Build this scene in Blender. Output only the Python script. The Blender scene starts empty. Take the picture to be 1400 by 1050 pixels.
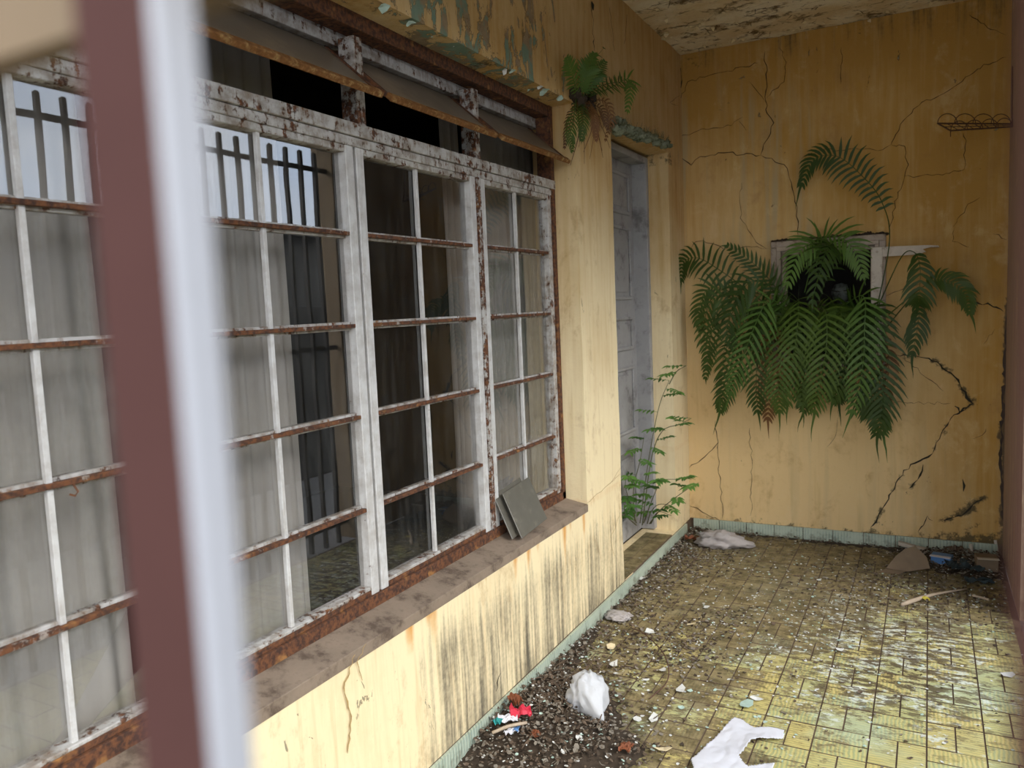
import bpy, bmesh, math, random
import numpy as np
from mathutils import Vector, Matrix, noise as MN
random.seed(7); rng = random.Random(11)
scene = bpy.context.scene
C = scene.collection

# ------------------------------------------------------------------ camera
F, YAW, PITCH, ROLL, H = 1077.18, .489138, .0960347, -.0426808, 1.5
def _rot():
    cy, sy = math.cos(YAW), math.sin(YAW)
    f = np.array([-sy*math.cos(PITCH), cy*math.cos(PITCH), -math.sin(PITCH)])
    r = np.array([cy, sy, 0]); u = np.cross(r, f)
    c, s = math.cos(ROLL), math.sin(ROLL)
    return np.array([c*r+s*u, -(-s*r+c*u), f])
RM = _rot(); CO = np.array([0, 0, H])
cd = bpy.data.cameras.new('camera'); cam = bpy.data.objects.new('camera', cd); C.objects.link(cam)
cd.sensor_width = 36; cd.lens = F/1400*36; cd.clip_start = .01
m = Matrix([[RM[0][i], -RM[1][i], -RM[2][i], CO[i]] for i in range(3)]+[[0, 0, 0, 1]])
cam.matrix_world = m
cd.dof.use_dof = True; cd.dof.focus_distance = 2.7; cd.dof.aperture_fstop = 5.2
scene.camera = cam
# ------------------------------------------------------------------ sky
w = bpy.data.worlds.new('sky'); scene.world = w; w.use_nodes = True
wn = w.node_tree; wn.nodes.clear()
out = wn.nodes.new('ShaderNodeOutputWorld'); bg = wn.nodes.new('ShaderNodeBackground')
tc = wn.nodes.new('ShaderNodeTexCoord'); nz = wn.nodes.new('ShaderNodeTexNoise'); rp = wn.nodes.new('ShaderNodeValToRGB')
nz.inputs['Scale'].default_value = 3; nz.inputs['Detail'].default_value = 5
rp.color_ramp.elements[0].position = .35; rp.color_ramp.elements[1].position = .65
rp.color_ramp.elements[0].color = (.62, .76, .98, 1); rp.color_ramp.elements[1].color = (1, 1, 1, 1)
wn.links.new(tc.outputs['Generated'], nz.inputs['Vector']); wn.links.new(nz.outputs[0], rp.inputs[0])
wn.links.new(rp.outputs[0], bg.inputs[0]); wn.links.new(bg.outputs[0], out.inputs[0])
bg.inputs[1].default_value = 3.6
sd = bpy.data.lights.new('sun', 'SUN'); sd.energy = 3.0; sd.angle = math.radians(35); sd.color = (1, .95, .86)
sun = bpy.data.objects.new('sun', sd); C.objects.link(sun); sun.location = (6, 0, 8)
sun.rotation_euler = Vector((-.75, .35, -.62)).to_track_quat('-Z', 'Y').to_euler()
scene.view_settings.view_transform = 'Standard'; scene.view_settings.look = 'None'
scene.view_settings.exposure = 0.4; scene.view_settings.gamma = 1; scene.view_settings.use_curve_mapping = False

# ------------------------------------------------------------------ helpers
def ray(x, y): return RM.T @ np.array([(x-700)/F, (y-525)/F, 1.])
def G(x, y, z=0.): d = ray(x, y); return Vector(CO+d*((z-H)/d[2]))
def L(x, y, X=-1.39): d = ray(x, y); return Vector(CO+d*(X/d[0]))
def E(x, y, Y=5.04): d = ray(x, y); return Vector(CO+d*(Y/d[1]))
def proj(p):
    c = RM @ (np.array(p)-CO); return (700+F*c[0]/c[2], 525+F*c[1]/c[2])
def nz3(x, y, z): return MN.noise(Vector((x, y, z)))
def ss(a, b, x):
    t = min(1, max(0, (x-a)/(b-a))); return t*t*(3-2*t)

class MB:
    def __init__(s): s.v = []; s.f = []; s.mi = []
    def add(s, vs, fs, mi=0):
        o = len(s.v); s.v += [tuple(v) for v in vs]; s.f += [tuple(i+o for i in f) for f in fs]; s.mi += [mi]*len(fs); return s
    def box(s, x0, x1, y0, y1, z0, z1, mi=0):
        vs = [(x, y, z) for z in (z0, z1) for y in (y0, y1) for x in (x0, x1)]
        return s.add(vs, [(0, 2, 3, 1), (4, 5, 7, 6), (0, 1, 5, 4), (2, 6, 7, 3), (0, 4, 6, 2), (1, 3, 7, 5)], mi)
    def slab(s, p0, u, v, t, mi=0):                       # parallelogram slab: origin, two edges, thickness vector
        p0, u, v, t = Vector(p0), Vector(u), Vector(v), Vector(t)
        vs = [p0+a*u+b*v+c*t for c in (0, 1) for b in (0, 1) for a in (0, 1)]
        return s.add(vs, [(0, 2, 3, 1), (4, 5, 7, 6), (0, 1, 5, 4), (2, 6, 7, 3), (0, 4, 6, 2), (1, 3, 7, 5)], mi)
    def tube(s, pts, r, n=6, mi=0, cap=True):
        pts = [Vector(p) for p in pts]; k = len(pts)
        rr = r if isinstance(r, (list, tuple)) else [r]*k
        ref = Vector((.31, .52, .79)); vs = []
        for i, p in enumerate(pts):
            t = (pts[min(i+1, k-1)]-pts[max(i-1, 0)]).normalized()
            a = t.cross(ref)
            if a.length < .1: a = t.cross(Vector((1, 0, 0)))
            a.normalize(); b = t.cross(a)
            vs += [p+(a*math.cos(2*math.pi*j/n)+b*math.sin(2*math.pi*j/n))*rr[i] for j in range(n)]
        fs = [(i*n+j, i*n+(j+1) % n, (i+1)*n+(j+1) % n, (i+1)*n+j) for i in range(k-1) for j in range(n)]
        if cap: fs += [tuple(range(n))[::-1], tuple(range((k-1)*n, k*n))]
        return s.add(vs, fs, mi)
    def prism(s, poly, p0, u, v, t, mi=0):                # polygon (a,b) -> p0+a*u+b*v, extruded by t
        p0, u, v, t = Vector(p0), Vector(u), Vector(v), Vector(t); n = len(poly)
        vs = [p0+a*u+b*v+c*t for c in (0, 1) for a, b in poly]
        fs = [tuple(range(n))[::-1], tuple(range(n, 2*n))]+[(i, (i+1) % n, n+(i+1) % n, n+i) for i in range(n)]
        return s.add(vs, fs, mi)
    def build(s, name, mats, parent=None, smooth=False, loc=None):
        me = bpy.data.meshes.new(name); me.from_pydata(s.v, [], s.f)
        if not isinstance(mats, (list, tuple)): mats = [mats]
        for mm in mats: me.materials.append(mm)
        if len(mats) > 1: me.polygons.foreach_set('material_index', s.mi)
        bm = bmesh.new(); bm.from_mesh(me); bmesh.ops.recalc_face_normals(bm, faces=bm.faces); bm.to_mesh(me); bm.free()
        if smooth: me.polygons.foreach_set('use_smooth', [True]*len(me.polygons))
        return link(name, me, parent, loc)
def link(name, me, parent=None, loc=None):
    o = bpy.data.objects.new(name, me); C.objects.link(o)
    if parent is not None: o.parent = parent; o.matrix_parent_inverse = Matrix.Translation(-wloc(parent))
    if loc is not None: o.location = loc
    return o
def wloc(o):
    v = Vector(o.location); p = o.parent
    return v if p is None else v            # parents used here carry translation only, parts are written in world coordinates
def tag(o, label=None, cat=None, group=None, kind=None):
    if label: o['label'] = label
    if cat: o['category'] = cat
    if group: o['group'] = group
    if kind: o['kind'] = kind
    return o
def empty(name, loc, label, cat, group=None, kind=None):
    o = bpy.data.objects.new(name, None); C.objects.link(o); o.location = loc; o.empty_display_size = .05
    return tag(o, label, cat, group, kind)
def bevel(o, w=.002, seg=1):
    md = o.modifiers.new('bevel', 'BEVEL'); md.width = w; md.segments = seg; md.limit_method = 'ANGLE'; return o
def spline(pts, n):
    pts = [Vector(p) for p in pts]; P = [pts[0]*2-pts[1]]+pts+[pts[-1]*2-pts[-2]]; res = []
    k = len(pts)-1
    for i in range(n+1):
        t = i/n*k; j = min(int(t), k-1); t -= j; a, b, c, d = P[j:j+4]
        res.append(.5*((2*b)+(c-a)*t+(2*a-5*b+4*c-d)*t*t+(3*b-3*c+d-a)*t**3))
    return res

# ------------------------------------------------------------------ materials
class NT:
    def __init__(s, name):
        s.m = bpy.data.materials.new(name); s.m.use_nodes = True; s.t = s.m.node_tree; s.t.nodes.clear()
        s.o = s.n('OutputMaterial'); s.pos = s.n('NewGeometry').outputs['Position']
    def n(s, t): return s.t.nodes.new('ShaderNode'+t)
    def set(s, sock, v):
        if isinstance(v, bpy.types.NodeSocket): s.t.links.new(v, sock)
        elif isinstance(v, (tuple, list)) and sock.type == 'RGBA' and len(v) == 3: sock.default_value = (*v, 1)
        else: sock.default_value = v
    def map(s, vec, sc):
        n = s.n('Mapping'); s.set(n.inputs['Vector'], vec); n.inputs['Scale'].default_value = sc; return n.outputs[0]
    def noise(s, scale, detail=4, rough=.6, vec=None, sc=None, dist=0):
        n = s.n('TexNoise'); v = vec if vec is not None else s.pos
        if sc: v = s.map(v, sc)
        s.set(n.inputs['Vector'], v); n.inputs['Scale'].default_value = scale; n.inputs['Detail'].default_value = detail
        n.inputs['Roughness'].default_value = rough; n.inputs['Distortion'].default_value = dist; return n.outputs[0]
    def vor(s, scale, feature='F1', vec=None, sc=None, outp='Distance'):
        n = s.n('TexVoronoi'); n.feature = feature; v = vec if vec is not None else s.pos
        if sc: v = s.map(v, sc)
        s.set(n.inputs['Vector'], v); n.inputs['Scale'].default_value = scale; return n.outputs[outp]
    def math(s, op, a, b=0., c=None, clamp=False):
        n = s.n('Math'); n.operation = op; n.use_clamp = clamp; s.set(n.inputs[0], a); s.set(n.inputs[1], b)
        if c is not None: s.set(n.inputs[2], c)
        return n.outputs[0]
    def ramp(s, v, lo, hi, a=0., b=1.):
        n = s.n('MapRange'); n.interpolation_type = 'SMOOTHSTEP'; s.set(n.inputs[0], v)
        for i, x in enumerate((lo, hi, a, b)): s.set(n.inputs[i+1], x)
        return n.outputs[0]
    def mix(s, f, a, b, mode='MIX'):
        n = s.n('Mix'); n.data_type = 'RGBA'; n.blend_type = mode; s.set(n.inputs[0], f); s.set(n.inputs[6], a); s.set(n.inputs[7], b); return n.outputs[2]
    def attr(s, name): n = s.n('Attribute'); n.attribute_name = name; return n.outputs['Fac']
    def obj_rand(s): return s.n('ObjectInfo').outputs['Random']
    def objco(s): return s.n('TexCoord').outputs['Object']
    def bump(s, h, st=.3, dist=.01):
        n = s.n('Bump'); n.inputs['Strength'].default_value = st; n.inputs['Distance'].default_value = dist; s.set(n.inputs['Height'], h); return n.outputs[0]
    def bsdf(s, col, rough=.8, normal=None, metal=0., spec=.5, alpha=None, trans=None):
        n = s.n('BsdfPrincipled'); s.set(n.inputs['Base Color'], col); s.set(n.inputs['Roughness'], rough); s.set(n.inputs['Metallic'], metal)
        s.set(n.inputs['Specular IOR Level'], spec)
        if normal is not None: s.set(n.inputs['Normal'], normal)
        if alpha is not None: s.set(n.inputs['Alpha'], alpha)
        return n.outputs[0]
    def fin(s, sh): s.t.links.new(sh, s.o.inputs['Surface']); return s.m
def sepxyz(t):
    n = t.n('SeparateXYZ'); t.set(n.inputs[0], t.pos); return n.outputs

def plain(name, col, rough=.7, var=.25, scale=25, dirt=None, dirtamt=.0, spec=.4, bump=.15, metal=0):
    t = NT(name); a = t.noise(scale, 4)
    dk = tuple(c*(1-var) for c in col); c = t.mix(a, dk, tuple(min(1, c*(1+var*.6)) for c in col))
    if dirt:
        d = t.ramp(t.noise(scale*.5, 5, .7), 1-dirtamt-.12, 1-dirtamt+.12); c = t.mix(d, c, dirt)
    return t.fin(t.bsdf(c, rough, t.bump(a, bump, .004), metal, spec))

def plaster(name, deep, pale_tone, mold=(.055, .05, .04)):
    t = NT(name)
    paleness = t.attr('paleness'); big = t.noise(2.2, 4, .6); fine = t.noise(60, 5, .65); med = t.noise(14, 5, .65)
    streak = t.noise(1, 4, .6, sc=(26, 26, 1.6))
    f = t.math('ADD', paleness, t.math('MULTIPLY', t.math('SUBTRACT', t.math('ADD', big, streak), 1.), .9), clamp=True)
    c = t.mix(f, deep, pale_tone)
    gs = t.noise(1, 3, .5, sc=(15, 15, .9))
    c = t.mix(t.math('MULTIPLY', t.ramp(gs, .52, .72), t.attr('grey')), c, (.42, .34, .2))
    c = t.mix(t.math('MULTIPLY', t.ramp(streak, .53, .75), .35), c, (.5, .34, .14))
    c = t.mix(t.math('MULTIPLY', t.ramp(fine, .6, .8), .25), c, (.33, .24, .12))
    bl = t.math('ADD', t.math('MULTIPLY', t.noise(5.5, 6, .7, sc=(1, 1, .6), dist=.5), .7), t.math('MULTIPLY', med, .3))
    c = t.mix(t.math('MULTIPLY', t.ramp(bl, .53, .68), .45), c, (.36, .2, .07))
    c = t.mix(t.math('MULTIPLY', t.ramp(bl, .47, .34), .3), c, (.74, .58, .34))
    # old green paint and grey render where the top coat has come off
    pn = t.math('ADD', t.attr('peel'), t.math('MULTIPLY', t.math('SUBTRACT', t.noise(11, 5, .7, sc=(1, 1, .55), dist=.8), .5), 2.6))
    pm = t.ramp(pn, .53, .58)
    c = t.mix(pm, c, t.mix(t.ramp(t.noise(9, 5), .44, .54), t.mix(t.noise(30, 4), (.12, .2, .15), (.26, .34, .26)), t.mix(t.noise(25, 4), (.16, .12, .08), (.44, .33, .2))))
    pe = t.math('MULTIPLY', t.ramp(pn, .47, .525), t.math('SUBTRACT', 1., t.ramp(pn, .535, .57)))
    c = t.mix(t.math('MULTIPLY', pe, .75), c, (.09, .065, .04))
    rm = t.math('ADD', t.attr('rust'), t.math('MULTIPLY', t.math('SUBTRACT', med, .5), .5))
    c = t.mix(t.math('MULTIPLY', t.ramp(rm, .15, .85), .85), c, (.62, .27, .04))
    st2 = t.noise(1, 4, .62, sc=(48, 48, 2.2))
    mm = t.math('ADD', t.attr('mold'), t.math('MULTIPLY', t.math('SUBTRACT', t.math('ADD', t.math('MULTIPLY', st2, .85), t.math('MULTIPLY', fine, .25)), .55), 1.35))
    mk = t.math('MULTIPLY', t.ramp(mm, .30, .95), .9)
    c = t.mix(mk, c, mold)
    md = t.math('ADD', t.attr('spot'), t.math('MULTIPLY', t.math('SUBTRACT', t.noise(22, 6, .72), .5), 1.6))
    c = t.mix(t.math('MULTIPLY', t.ramp(md, .5, .75), .85), c, (.06, .052, .03))
    hgt = t.math('SUBTRACT', t.math('ADD', t.math('MULTIPLY', fine, .4), t.math('MULTIPLY', med, .6)), t.math('MULTIPLY', pm, .8))
    return t.fin(t.bsdf(c, .88, t.bump(hgt, .45, .006), 0, .25))

def steel(name, rust, paint=(.50, .485, .46), dirt=1.):
    t = NT(name); a = t.noise(38, 6, .72); b = t.noise(9, 4); s = t.noise(1, 4, .65, sc=(60, 60, 9))
    v = t.math('ADD', t.math('ADD', t.math('MULTIPLY', a, .5), t.math('MULTIPLY', b, .3)), t.math('MULTIPLY', s, .2))
    th = .66-.3*rust
    mk = t.ramp(v, th-.025, th+.03)
    rc = t.mix(t.ramp(t.noise(70, 4), .35, .65), (.05, .024, .016), (.16, .062, .025))
    rc = t.mix(t.ramp(t.noise(16, 3), .58, .72), rc, (.30, .14, .045))
    pc = t.mix(t.ramp(t.noise(20, 5), .38, .68, 0., dirt), paint, (.26, .22, .18)); pc = t.mix(t.math('MULTIPLY', t.ramp(t.math('ADD', t.math('MULTIPLY', a, .5), t.math('MULTIPLY', s, .5)), .48, .6), .6*dirt), pc, (.22, .15, .09))
    c = t.mix(mk, pc, rc)
    return t.fin(t.bsdf(c, t.math('ADD', .5, t.math('MULTIPLY', mk, .4)), t.bump(t.math('ADD', t.math('MULTIPLY', mk, -1.), t.math('MULTIPLY', a, .7)), .6, .004), 0, .4))

def glass(name, dirt=.12, dcol=(.3, .3, .28)):
    t = NT(name); tr = t.n('BsdfTransparent'); tr.inputs[0].default_value = (.95, .945, .94, 1)
    gl = t.n('BsdfGlossy'); gl.inputs['Roughness'].default_value = .012; df = t.n('BsdfDiffuse'); df.inputs[0].default_value = (*dcol, 1)
    wv = t.bump(t.noise(3.5, 1), .02, .02); t.t.links.new(wv, gl.inputs['Normal'])
    fr = t.n('Fresnel'); fr.inputs[0].default_value = 1.5
    gm = t.n('NewGeometry'); fac = t.math('MULTIPLY', t.math('MULTIPLY', fr.outputs[0], 2.5), t.math('SUBTRACT', 1., gm.outputs['Backfacing']), clamp=True)
    m1 = t.n('MixShader'); t.set(m1.inputs[0], fac); t.t.links.new(tr.outputs[0], m1.inputs[1]); t.t.links.new(gl.outputs[0], m1.inputs[2])
    dn = t.math('ADD', t.math('MULTIPLY', t.noise(5, 5, .7), .5), t.math('MULTIPLY', t.noise(1, 4, .6, sc=(40, 40, 4)), .5))
    dm = t.math('ADD', dirt*.3, t.ramp(dn, .4, .72, 0., dirt*1.4))
    m2 = t.n('MixShader'); t.set(m2.inputs[0], dm); t.t.links.new(m1.outputs[0], m2.inputs[1]); t.t.links.new(df.outputs[0], m2.inputs[2])
    return t.fin(m2.outputs[0])

def translucent(name, col, tcol, f=.4, alpha=1., scale=30):
    t = NT(name); a = t.noise(scale, 4); c = t.mix(a, tuple(x*.8 for x in col), col)
    d = t.bsdf(c, .75, None, 0, .2); tl = t.n('BsdfTranslucent'); tl.inputs[0].default_value = (*tcol, 1)
    m1 = t.n('MixShader'); m1.inputs[0].default_value = f; t.t.links.new(d, m1.inputs[1]); t.t.links.new(tl.outputs[0], m1.inputs[2])
    if alpha < 1:
        tr = t.n('BsdfTransparent'); m2 = t.n('MixShader'); m2.inputs[0].default_value = alpha
        t.t.links.new(tr.outputs[0], m2.inputs[1]); t.t.links.new(m1.outputs[0], m2.inputs[2]); return t.fin(m2.outputs[0])
    return t.fin(m1.outputs[0])

def leafmat(name, col, col2):
    t = NT(name); r = t.obj_rand(); a = t.noise(9, 3)
    c = t.mix(t.ramp(t.math('ADD', t.math('MULTIPLY', r, .6), t.math('MULTIPLY', a, .4)), .2, .8), col, col2)
    d = t.bsdf(c, .5, None, 0, .35); tl = t.n('BsdfTranslucent'); t.set(tl.inputs[0], t.mix(.5, c, col2))
    m1 = t.n('MixShader'); m1.inputs[0].default_value = .22; t.t.links.new(d, m1.inputs[1]); t.t.links.new(tl.outputs[0], m1.inputs[2])
    return t.fin(m1.outputs[0])

def tilemat():
    t = NT('floor_tile_glaze'); oc = t.objco(); x, y, z = sepxyz(t)
    n = t.n('SeparateXYZ'); t.set(n.inputs[0], oc); u, v = n.outputs[0], n.outputs[1]
    wob = t.math('MULTIPLY', t.math('SUBTRACT', t.noise(18, 2), .5), .02)
    wv = t.math('SINE', t.math('MULTIPLY', t.math('ADD', u, wob), 2*math.pi/.0135))
    st = t.ramp(wv, -.6, .7)
    r = t.obj_rand()
    base = t.mix(r, (.56, .45, .17), (.50, .46, .19)); lo = t.mix(r, (.37, .33, .12), (.28, .34, .19))
    big = t.noise(2.4, 3)
    c = t.mix(t.math('MULTIPLY', st, .75), base, lo)
    c = t.mix(t.ramp(big, .5, .68), c, t.mix(.5, c, (.4, .5, .36)))
    # grime: builds up to the left, the back and along the middle; the front right stays cleaner
    fx = t.ramp(x, .0, -.8); fy = t.ramp(y, 3.1, 4.3)
    g = t.math('ADD', t.math('ADD', t.math('MULTIPLY', fx, .17), t.math('MULTIPLY', fy, .2)), -.06)
    gn = t.math('ADD', t.math('MULTIPLY', t.noise(4.5, 5, .7), .55), t.math('MULTIPLY', t.noise(30, 6, .75, sc=(.6, 1, 1)), .5))
    gm = t.ramp(t.math('ADD', gn, g), .545, .635)
    soil = t.mix(t.ramp(t.noise(14, 5, .7), .35, .65), (.07, .048, .024), (.235, .18, .095))
    c = t.mix(t.math('MULTIPLY', gm, .88), c, soil)
    # chalky white flakes of old paint trodden into the glaze
    wx = t.math('SUBTRACT', 1., t.ramp(t.math('ABSOLUTE', t.math('SUBTRACT', x, -.12)), .1, .75))
    wy = t.math('SUBTRACT', 1., t.ramp(t.math('ABSOLUTE', t.math('SUBTRACT', y, 3.45)), .25, 1.0))
    wa = t.math('MULTIPLY', wx, wy)
    wn_ = t.math('ADD', t.math('MULTIPLY', t.noise(34, 6, .75, sc=(.55, 1, 1)), .65), t.math('MULTIPLY', t.noise(6, 3), .35))
    wm = t.ramp(t.math('ADD', wn_, t.math('MULTIPLY', wa, .10)), .605, .65)
    c = t.mix(t.math('MULTIPLY', wm, .85), c, (.62, .66, .6))
    dk = t.math('MULTIPLY', t.ramp(t.math('ADD', t.noise(30, 6, .75, sc=(.45, 1, 1)), t.math('MULTIPLY', wa, .09)), .56, .62), t.math('ADD', .15, t.math('MULTIPLY', wa, .8)))
    c = t.mix(dk, c, (.10, .075, .04))
    sp = t.ramp(t.noise(75, 3, .6), .66, .7)
    c = t.mix(t.math('MULTIPLY', sp, t.math('ADD', .25, t.math('MULTIPLY', fy, .4))), c, (.08, .06, .035))
    h = t.math('ADD', t.math('MULTIPLY', st, .5), t.math('MULTIPLY', gn, .6))
    return t.fin(t.bsdf(c, t.math('ADD', .5, t.math('MULTIPLY', gm, .4)), t.bump(h, .35, .003), 0, .25))

def skirtmat():
    t = NT('green_ribbed_tile'); x, y, z = sepxyz(t)
    s = t.math('SINE', t.math('MULTIPLY', t.math('ADD', x, y), 2*math.pi/.017)); st = t.ramp(s, -.5, .6)
    c = t.mix(t.math('MULTIPLY', st, t.ramp(t.noise(9, 3), .3, .7)), (.44, .50, .40), (.27, .35, .29))
    d = t.ramp(t.math('ADD', t.noise(18, 5, .7), t.math('MULTIPLY', z, -3.)), .38, .6); c = t.mix(t.math('MULTIPLY', d, .6), c, (.13, .11, .07))
    return t.fin(t.bsdf(c, .45, t.bump(st, .4, .003)))

def ceilmat():
    t = NT('ceiling_peeling_paint'); a = t.noise(5, 5, .7, sc=(1, 1.6, 1), dist=.4); b = t.noise(28, 6, .75)
    v = t.math('ADD', t.math('MULTIPLY', a, .65), t.math('MULTIPLY', b, .35))
    c = t.mix(t.ramp(t.noise(3, 4), .4, .62), (.68, .54, .33), (.8, .72, .56))
    vc = t.ramp(t.vor(8, 'DISTANCE_TO_EDGE', vec=None, sc=(1, 1.8, 1)), .0, .035)
    c = t.mix(t.math('MULTIPLY', t.math('SUBTRACT', 1., vc), t.ramp(a, .45, .55)), c, (.07, .05, .03))
    c = t.mix(t.ramp(v, .575, .60), c, (.07, .055, .035))
    c = t.mix(t.math('MULTIPLY', t.ramp(v, .53, .57), .4), c, (.36, .24, .12))
    return t.fin(t.bsdf(c, .9, t.bump(t.math('SUBTRACT', t.math('MULTIPLY', b, .6), t.ramp(v, .54, .6)), .8, .01), 0, .2))

M = dict(
    wall=plaster('ochre_plaster', (.50, .30, .10), (.83, .69, .43)),
    wallend=plaster('ochre_plaster_end', (.46, .265, .068), (.72, .52, .26)),
    wallright=plaster('beige_plaster', (.30, .215, .135), (.42, .33, .23)),
    ceil=ceilmat(), tile=tilemat(), skirt=skirtmat(),
    mortar=plain('mortar', (.12, .08, .05), .95, .4, 40),
    steel=steel('white_painted_steel', .35), steelm=steel('rust_streaked_steel', .8, (.36, .3, .26)), steelw=steel('clean_white_painted_steel', .12, (.60, .59, .57), .35), steelr=steel('rusting_painted_steel', .52), rust=steel('rusted_steel', 1.25, (.3, .2, .15)),
    glass=glass('window_glass', .035), glassd=glass('dusty_window_glass', .16, (.34, .33, .3)), glassv=plain('brown_dirty_glass', (.17, .135, .095), .35, .2, 8, (.26, .2, .13), .4, .5), rustlip=plain('flaking_rust', (.24, .11, .04), .95, .7, 75, (.42, .28, .12), .4, .1, 1.),
    sheet=plain('dust_coated_glass', (.13, .12, .098), .22, .15, 20, (.2, .175, .14), .35, .6),
    curtain=translucent('sheer_grey_curtain', (.66, .625, .57), (.5, .475, .44), .3, .95, 14),
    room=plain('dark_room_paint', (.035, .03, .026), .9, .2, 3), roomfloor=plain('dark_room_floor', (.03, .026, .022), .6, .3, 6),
    sill=plain('dirty_sill', (.27, .205, .15), .9, .4, 22, (.1, .07, .05), .42, .3, .5),
    doorp=plain('grey_door_paint', (.375, .37, .37), .6, .25, 16, (.16, .15, .15), .4, .4, .3),
    wood=plain('weathered_frame_wood', (.46, .38, .31), .8, .35, 30, (.14, .1, .07), .42, .3, .4),
    woodw=plain('pale_casement_paint', (.60, .53, .45), .7, .25, 30, (.2, .14, .09), .36, .3, .3),
    black=plain('deep_black', (.012, .012, .01), .95, .2),
    fern=leafmat('fern_green', (.030, .062, .008), (.07, .12, .016)), fernd=leafmat('fern_dry', (.12, .055, .02), (.2, .09, .03)),
    fernl=leafmat('fern_bright_green', (.05, .11, .022), (.10, .18, .03)),  # brighter green for some of the fronds
    weed=leafmat('weed_green', (.06, .15, .03), (.13, .26, .05)), stem=plain('plant_stem', (.13, .13, .06), .7),
    moss=plain('moss', (.30, .33, .24), .95, .5, 45, (.06, .07, .03), .45, .1, .9),
    crack=plain('crack_dark', (.07, .042, .022), 1, .4, 60), crackt=plain('crack_tan', (.40, .27, .11), 1, .5, 60), crackd=plain('crack_mould', (.035, .032, .022), 1, .5, 60),
    bag=translucent('white_plastic_film', (.70, .71, .73), (.7, .7, .73), .25), bagd=translucent('dirty_plastic_film', (.55, .5, .48), (.5, .46, .42), .25),
    paper=plain('white_paper', (.60, .60, .64), .8, .08, 20, (.4, .36, .28), .25), chip=plain('paint_chip_white', (.64, .64, .61), .85, .2, 60),
    chipg=plain('paint_chip_green', (.42, .55, .48), .8, .2, 60), chipy=plain('plaster_chip_cream', (.72, .6, .38), .85, .2, 60),
    litter=plain('leaf_litter_brown', (.13, .09, .06), .95, .6, 90), litterg=plain('leaf_litter_grey', (.22, .19, .15), .95, .5, 90), litterd=plain('soil_dark', (.055, .038, .024), .98, .5, 60),
    red=plain('red_wrapper', (.55, .03, .06), .35, .2), teal=plain('teal_wrapper', (.03, .28, .27), .4, .2), blue=plain('blue_print', (.08, .2, .42), .5, .2), orange=plain('orange_leaf', (.2, .06, .022), .7, .4),
    card=plain('brown_cardboard', (.19, .135, .085), .9, .25, 20), stick=plain('bleached_stick', (.42, .33, .24), .8, .3), yellow=plain('yellow_scrap', (.5, .42, .05), .6, .2),
    wire=plain('rusty_wire', (.10, .05, .03), .8, .4), batten=plain('grey_batten', (.5, .45, .38), .8, .2), navy=plain('dark_rag', (.03, .045, .05), .9, .4),
    barw=plain('bar_white', (.26, .265, .285), .55, .08), barb=plain('bar_brown', (.05, .02, .0165), .8, .12, 40, spec=.12), rail=plain('cream_rail_paint', (.13, .082, .036), .6, .1),
    fence=plain('grey_fence_paint', (.10, .09, .085), .6, .3), street=plain('street_asphalt', (.2, .19, .18), .95, .2, 6), facade=plain('weathered_facade', (.075, .07, .062), .9, .15, 2), facaded=plain('facade_recess', (.05, .05, .048), .8, .2),
    darkstone=plain('blocker_dark_stone', (.055, .052, .045), .95, .5, 5),
    stone=plain('grey_stone', (.12, .13, .11), .9, .6, 45, (.02, .02, .015), .45),
)

# ------------------------------------------------------------------ walls, floor, ceiling
def axis(bps, step):
    r = []
    for a, b in zip(bps[:-1], bps[1:]):
        n = max(1, round((b-a)/step)); r += [a+(b-a)*i/n for i in range(n)]
    return r+[bps[-1]]
def wallgrid(name, us, vs, pos, hole, masks, mat, thick, off):
    nu, nv = len(us), len(vs); V = [pos(u, v) for v in vs for u in us]; Fc = []
    for j in range(nv-1):
        for i in range(nu-1):
            if hole((us[i]+us[i+1])/2, (vs[j]+vs[j+1])/2): continue
            Fc.append((j*nu+i, j*nu+i+1, (j+1)*nu+i+1, (j+1)*nu+i))
    me = bpy.data.meshes.new(name); me.from_pydata(V, [], Fc); me.materials.append(mat)
    for k in ('paleness', 'grey', 'mold', 'rust', 'peel', 'spot'):
        fn = masks.get(k); at = me.attributes.new(k, 'FLOAT', 'POINT')
        at.data.foreach_set('value', [fn(u, v) if fn else 0. for v in vs for u in us])
    o = link(name, me); md = o.modifiers.new('thickness', 'SOLIDIFY'); md.thickness = thick; md.offset = off
    return o
XW, YE, ZC = -1.39, 5.04, 3.03
WY0, WY1, WZ0, WZ1 = .42, 3.30, .575, 2.385
DY0, DY1, DZ1 = 3.755, 4.72, 2.37
drips = [(L(560, 850).y, .20, 1.), (L(587, 825).y, .16, .9), (L(592, 822).y, .3, .8), (L(704, 755).y, .22, .7), (L(722, 745).y, .2, .9), (L(735, 735).y, .14, .6), (L(771, 715).y, .3, .9), (L(798, 695).y, .3, .8), (2.35, .1, .4), (3.1, .14, .5)]
def l_paleness(y, z):  # paler downward: faded paint with some light falloff painted in
    f = .25+.75*ss(2.45, .9, z)
    return f+.12*nz3(y*2, z*2, 5)
def l_mold(y, z):
    if y > 3.76 and z < 2.3: return .28*ss(.5, .1, z)
    m = 0.
    if z < .6:
        reg = ss(1.72, 2.05, y+.35*(.3-z)*0)*1.
        s = .5+.5*nz3(y*24, z*1.2, 3.3); s2 = .5+.5*nz3(y*7, z*.8, 9.1)
        body = ss(.60, .36, z)*.75+.25
        m = reg*(.10+.75*(s*.65+s2*.55))*body*ss(.0, .06, z+.02)
        m += .12*ss(.22, .05, z)
    if z > 2.3: m += .28*max(0, nz3(y*9, z*2, 2.)) + .2*ss(2.55, 2.38, z)
    return m
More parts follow.
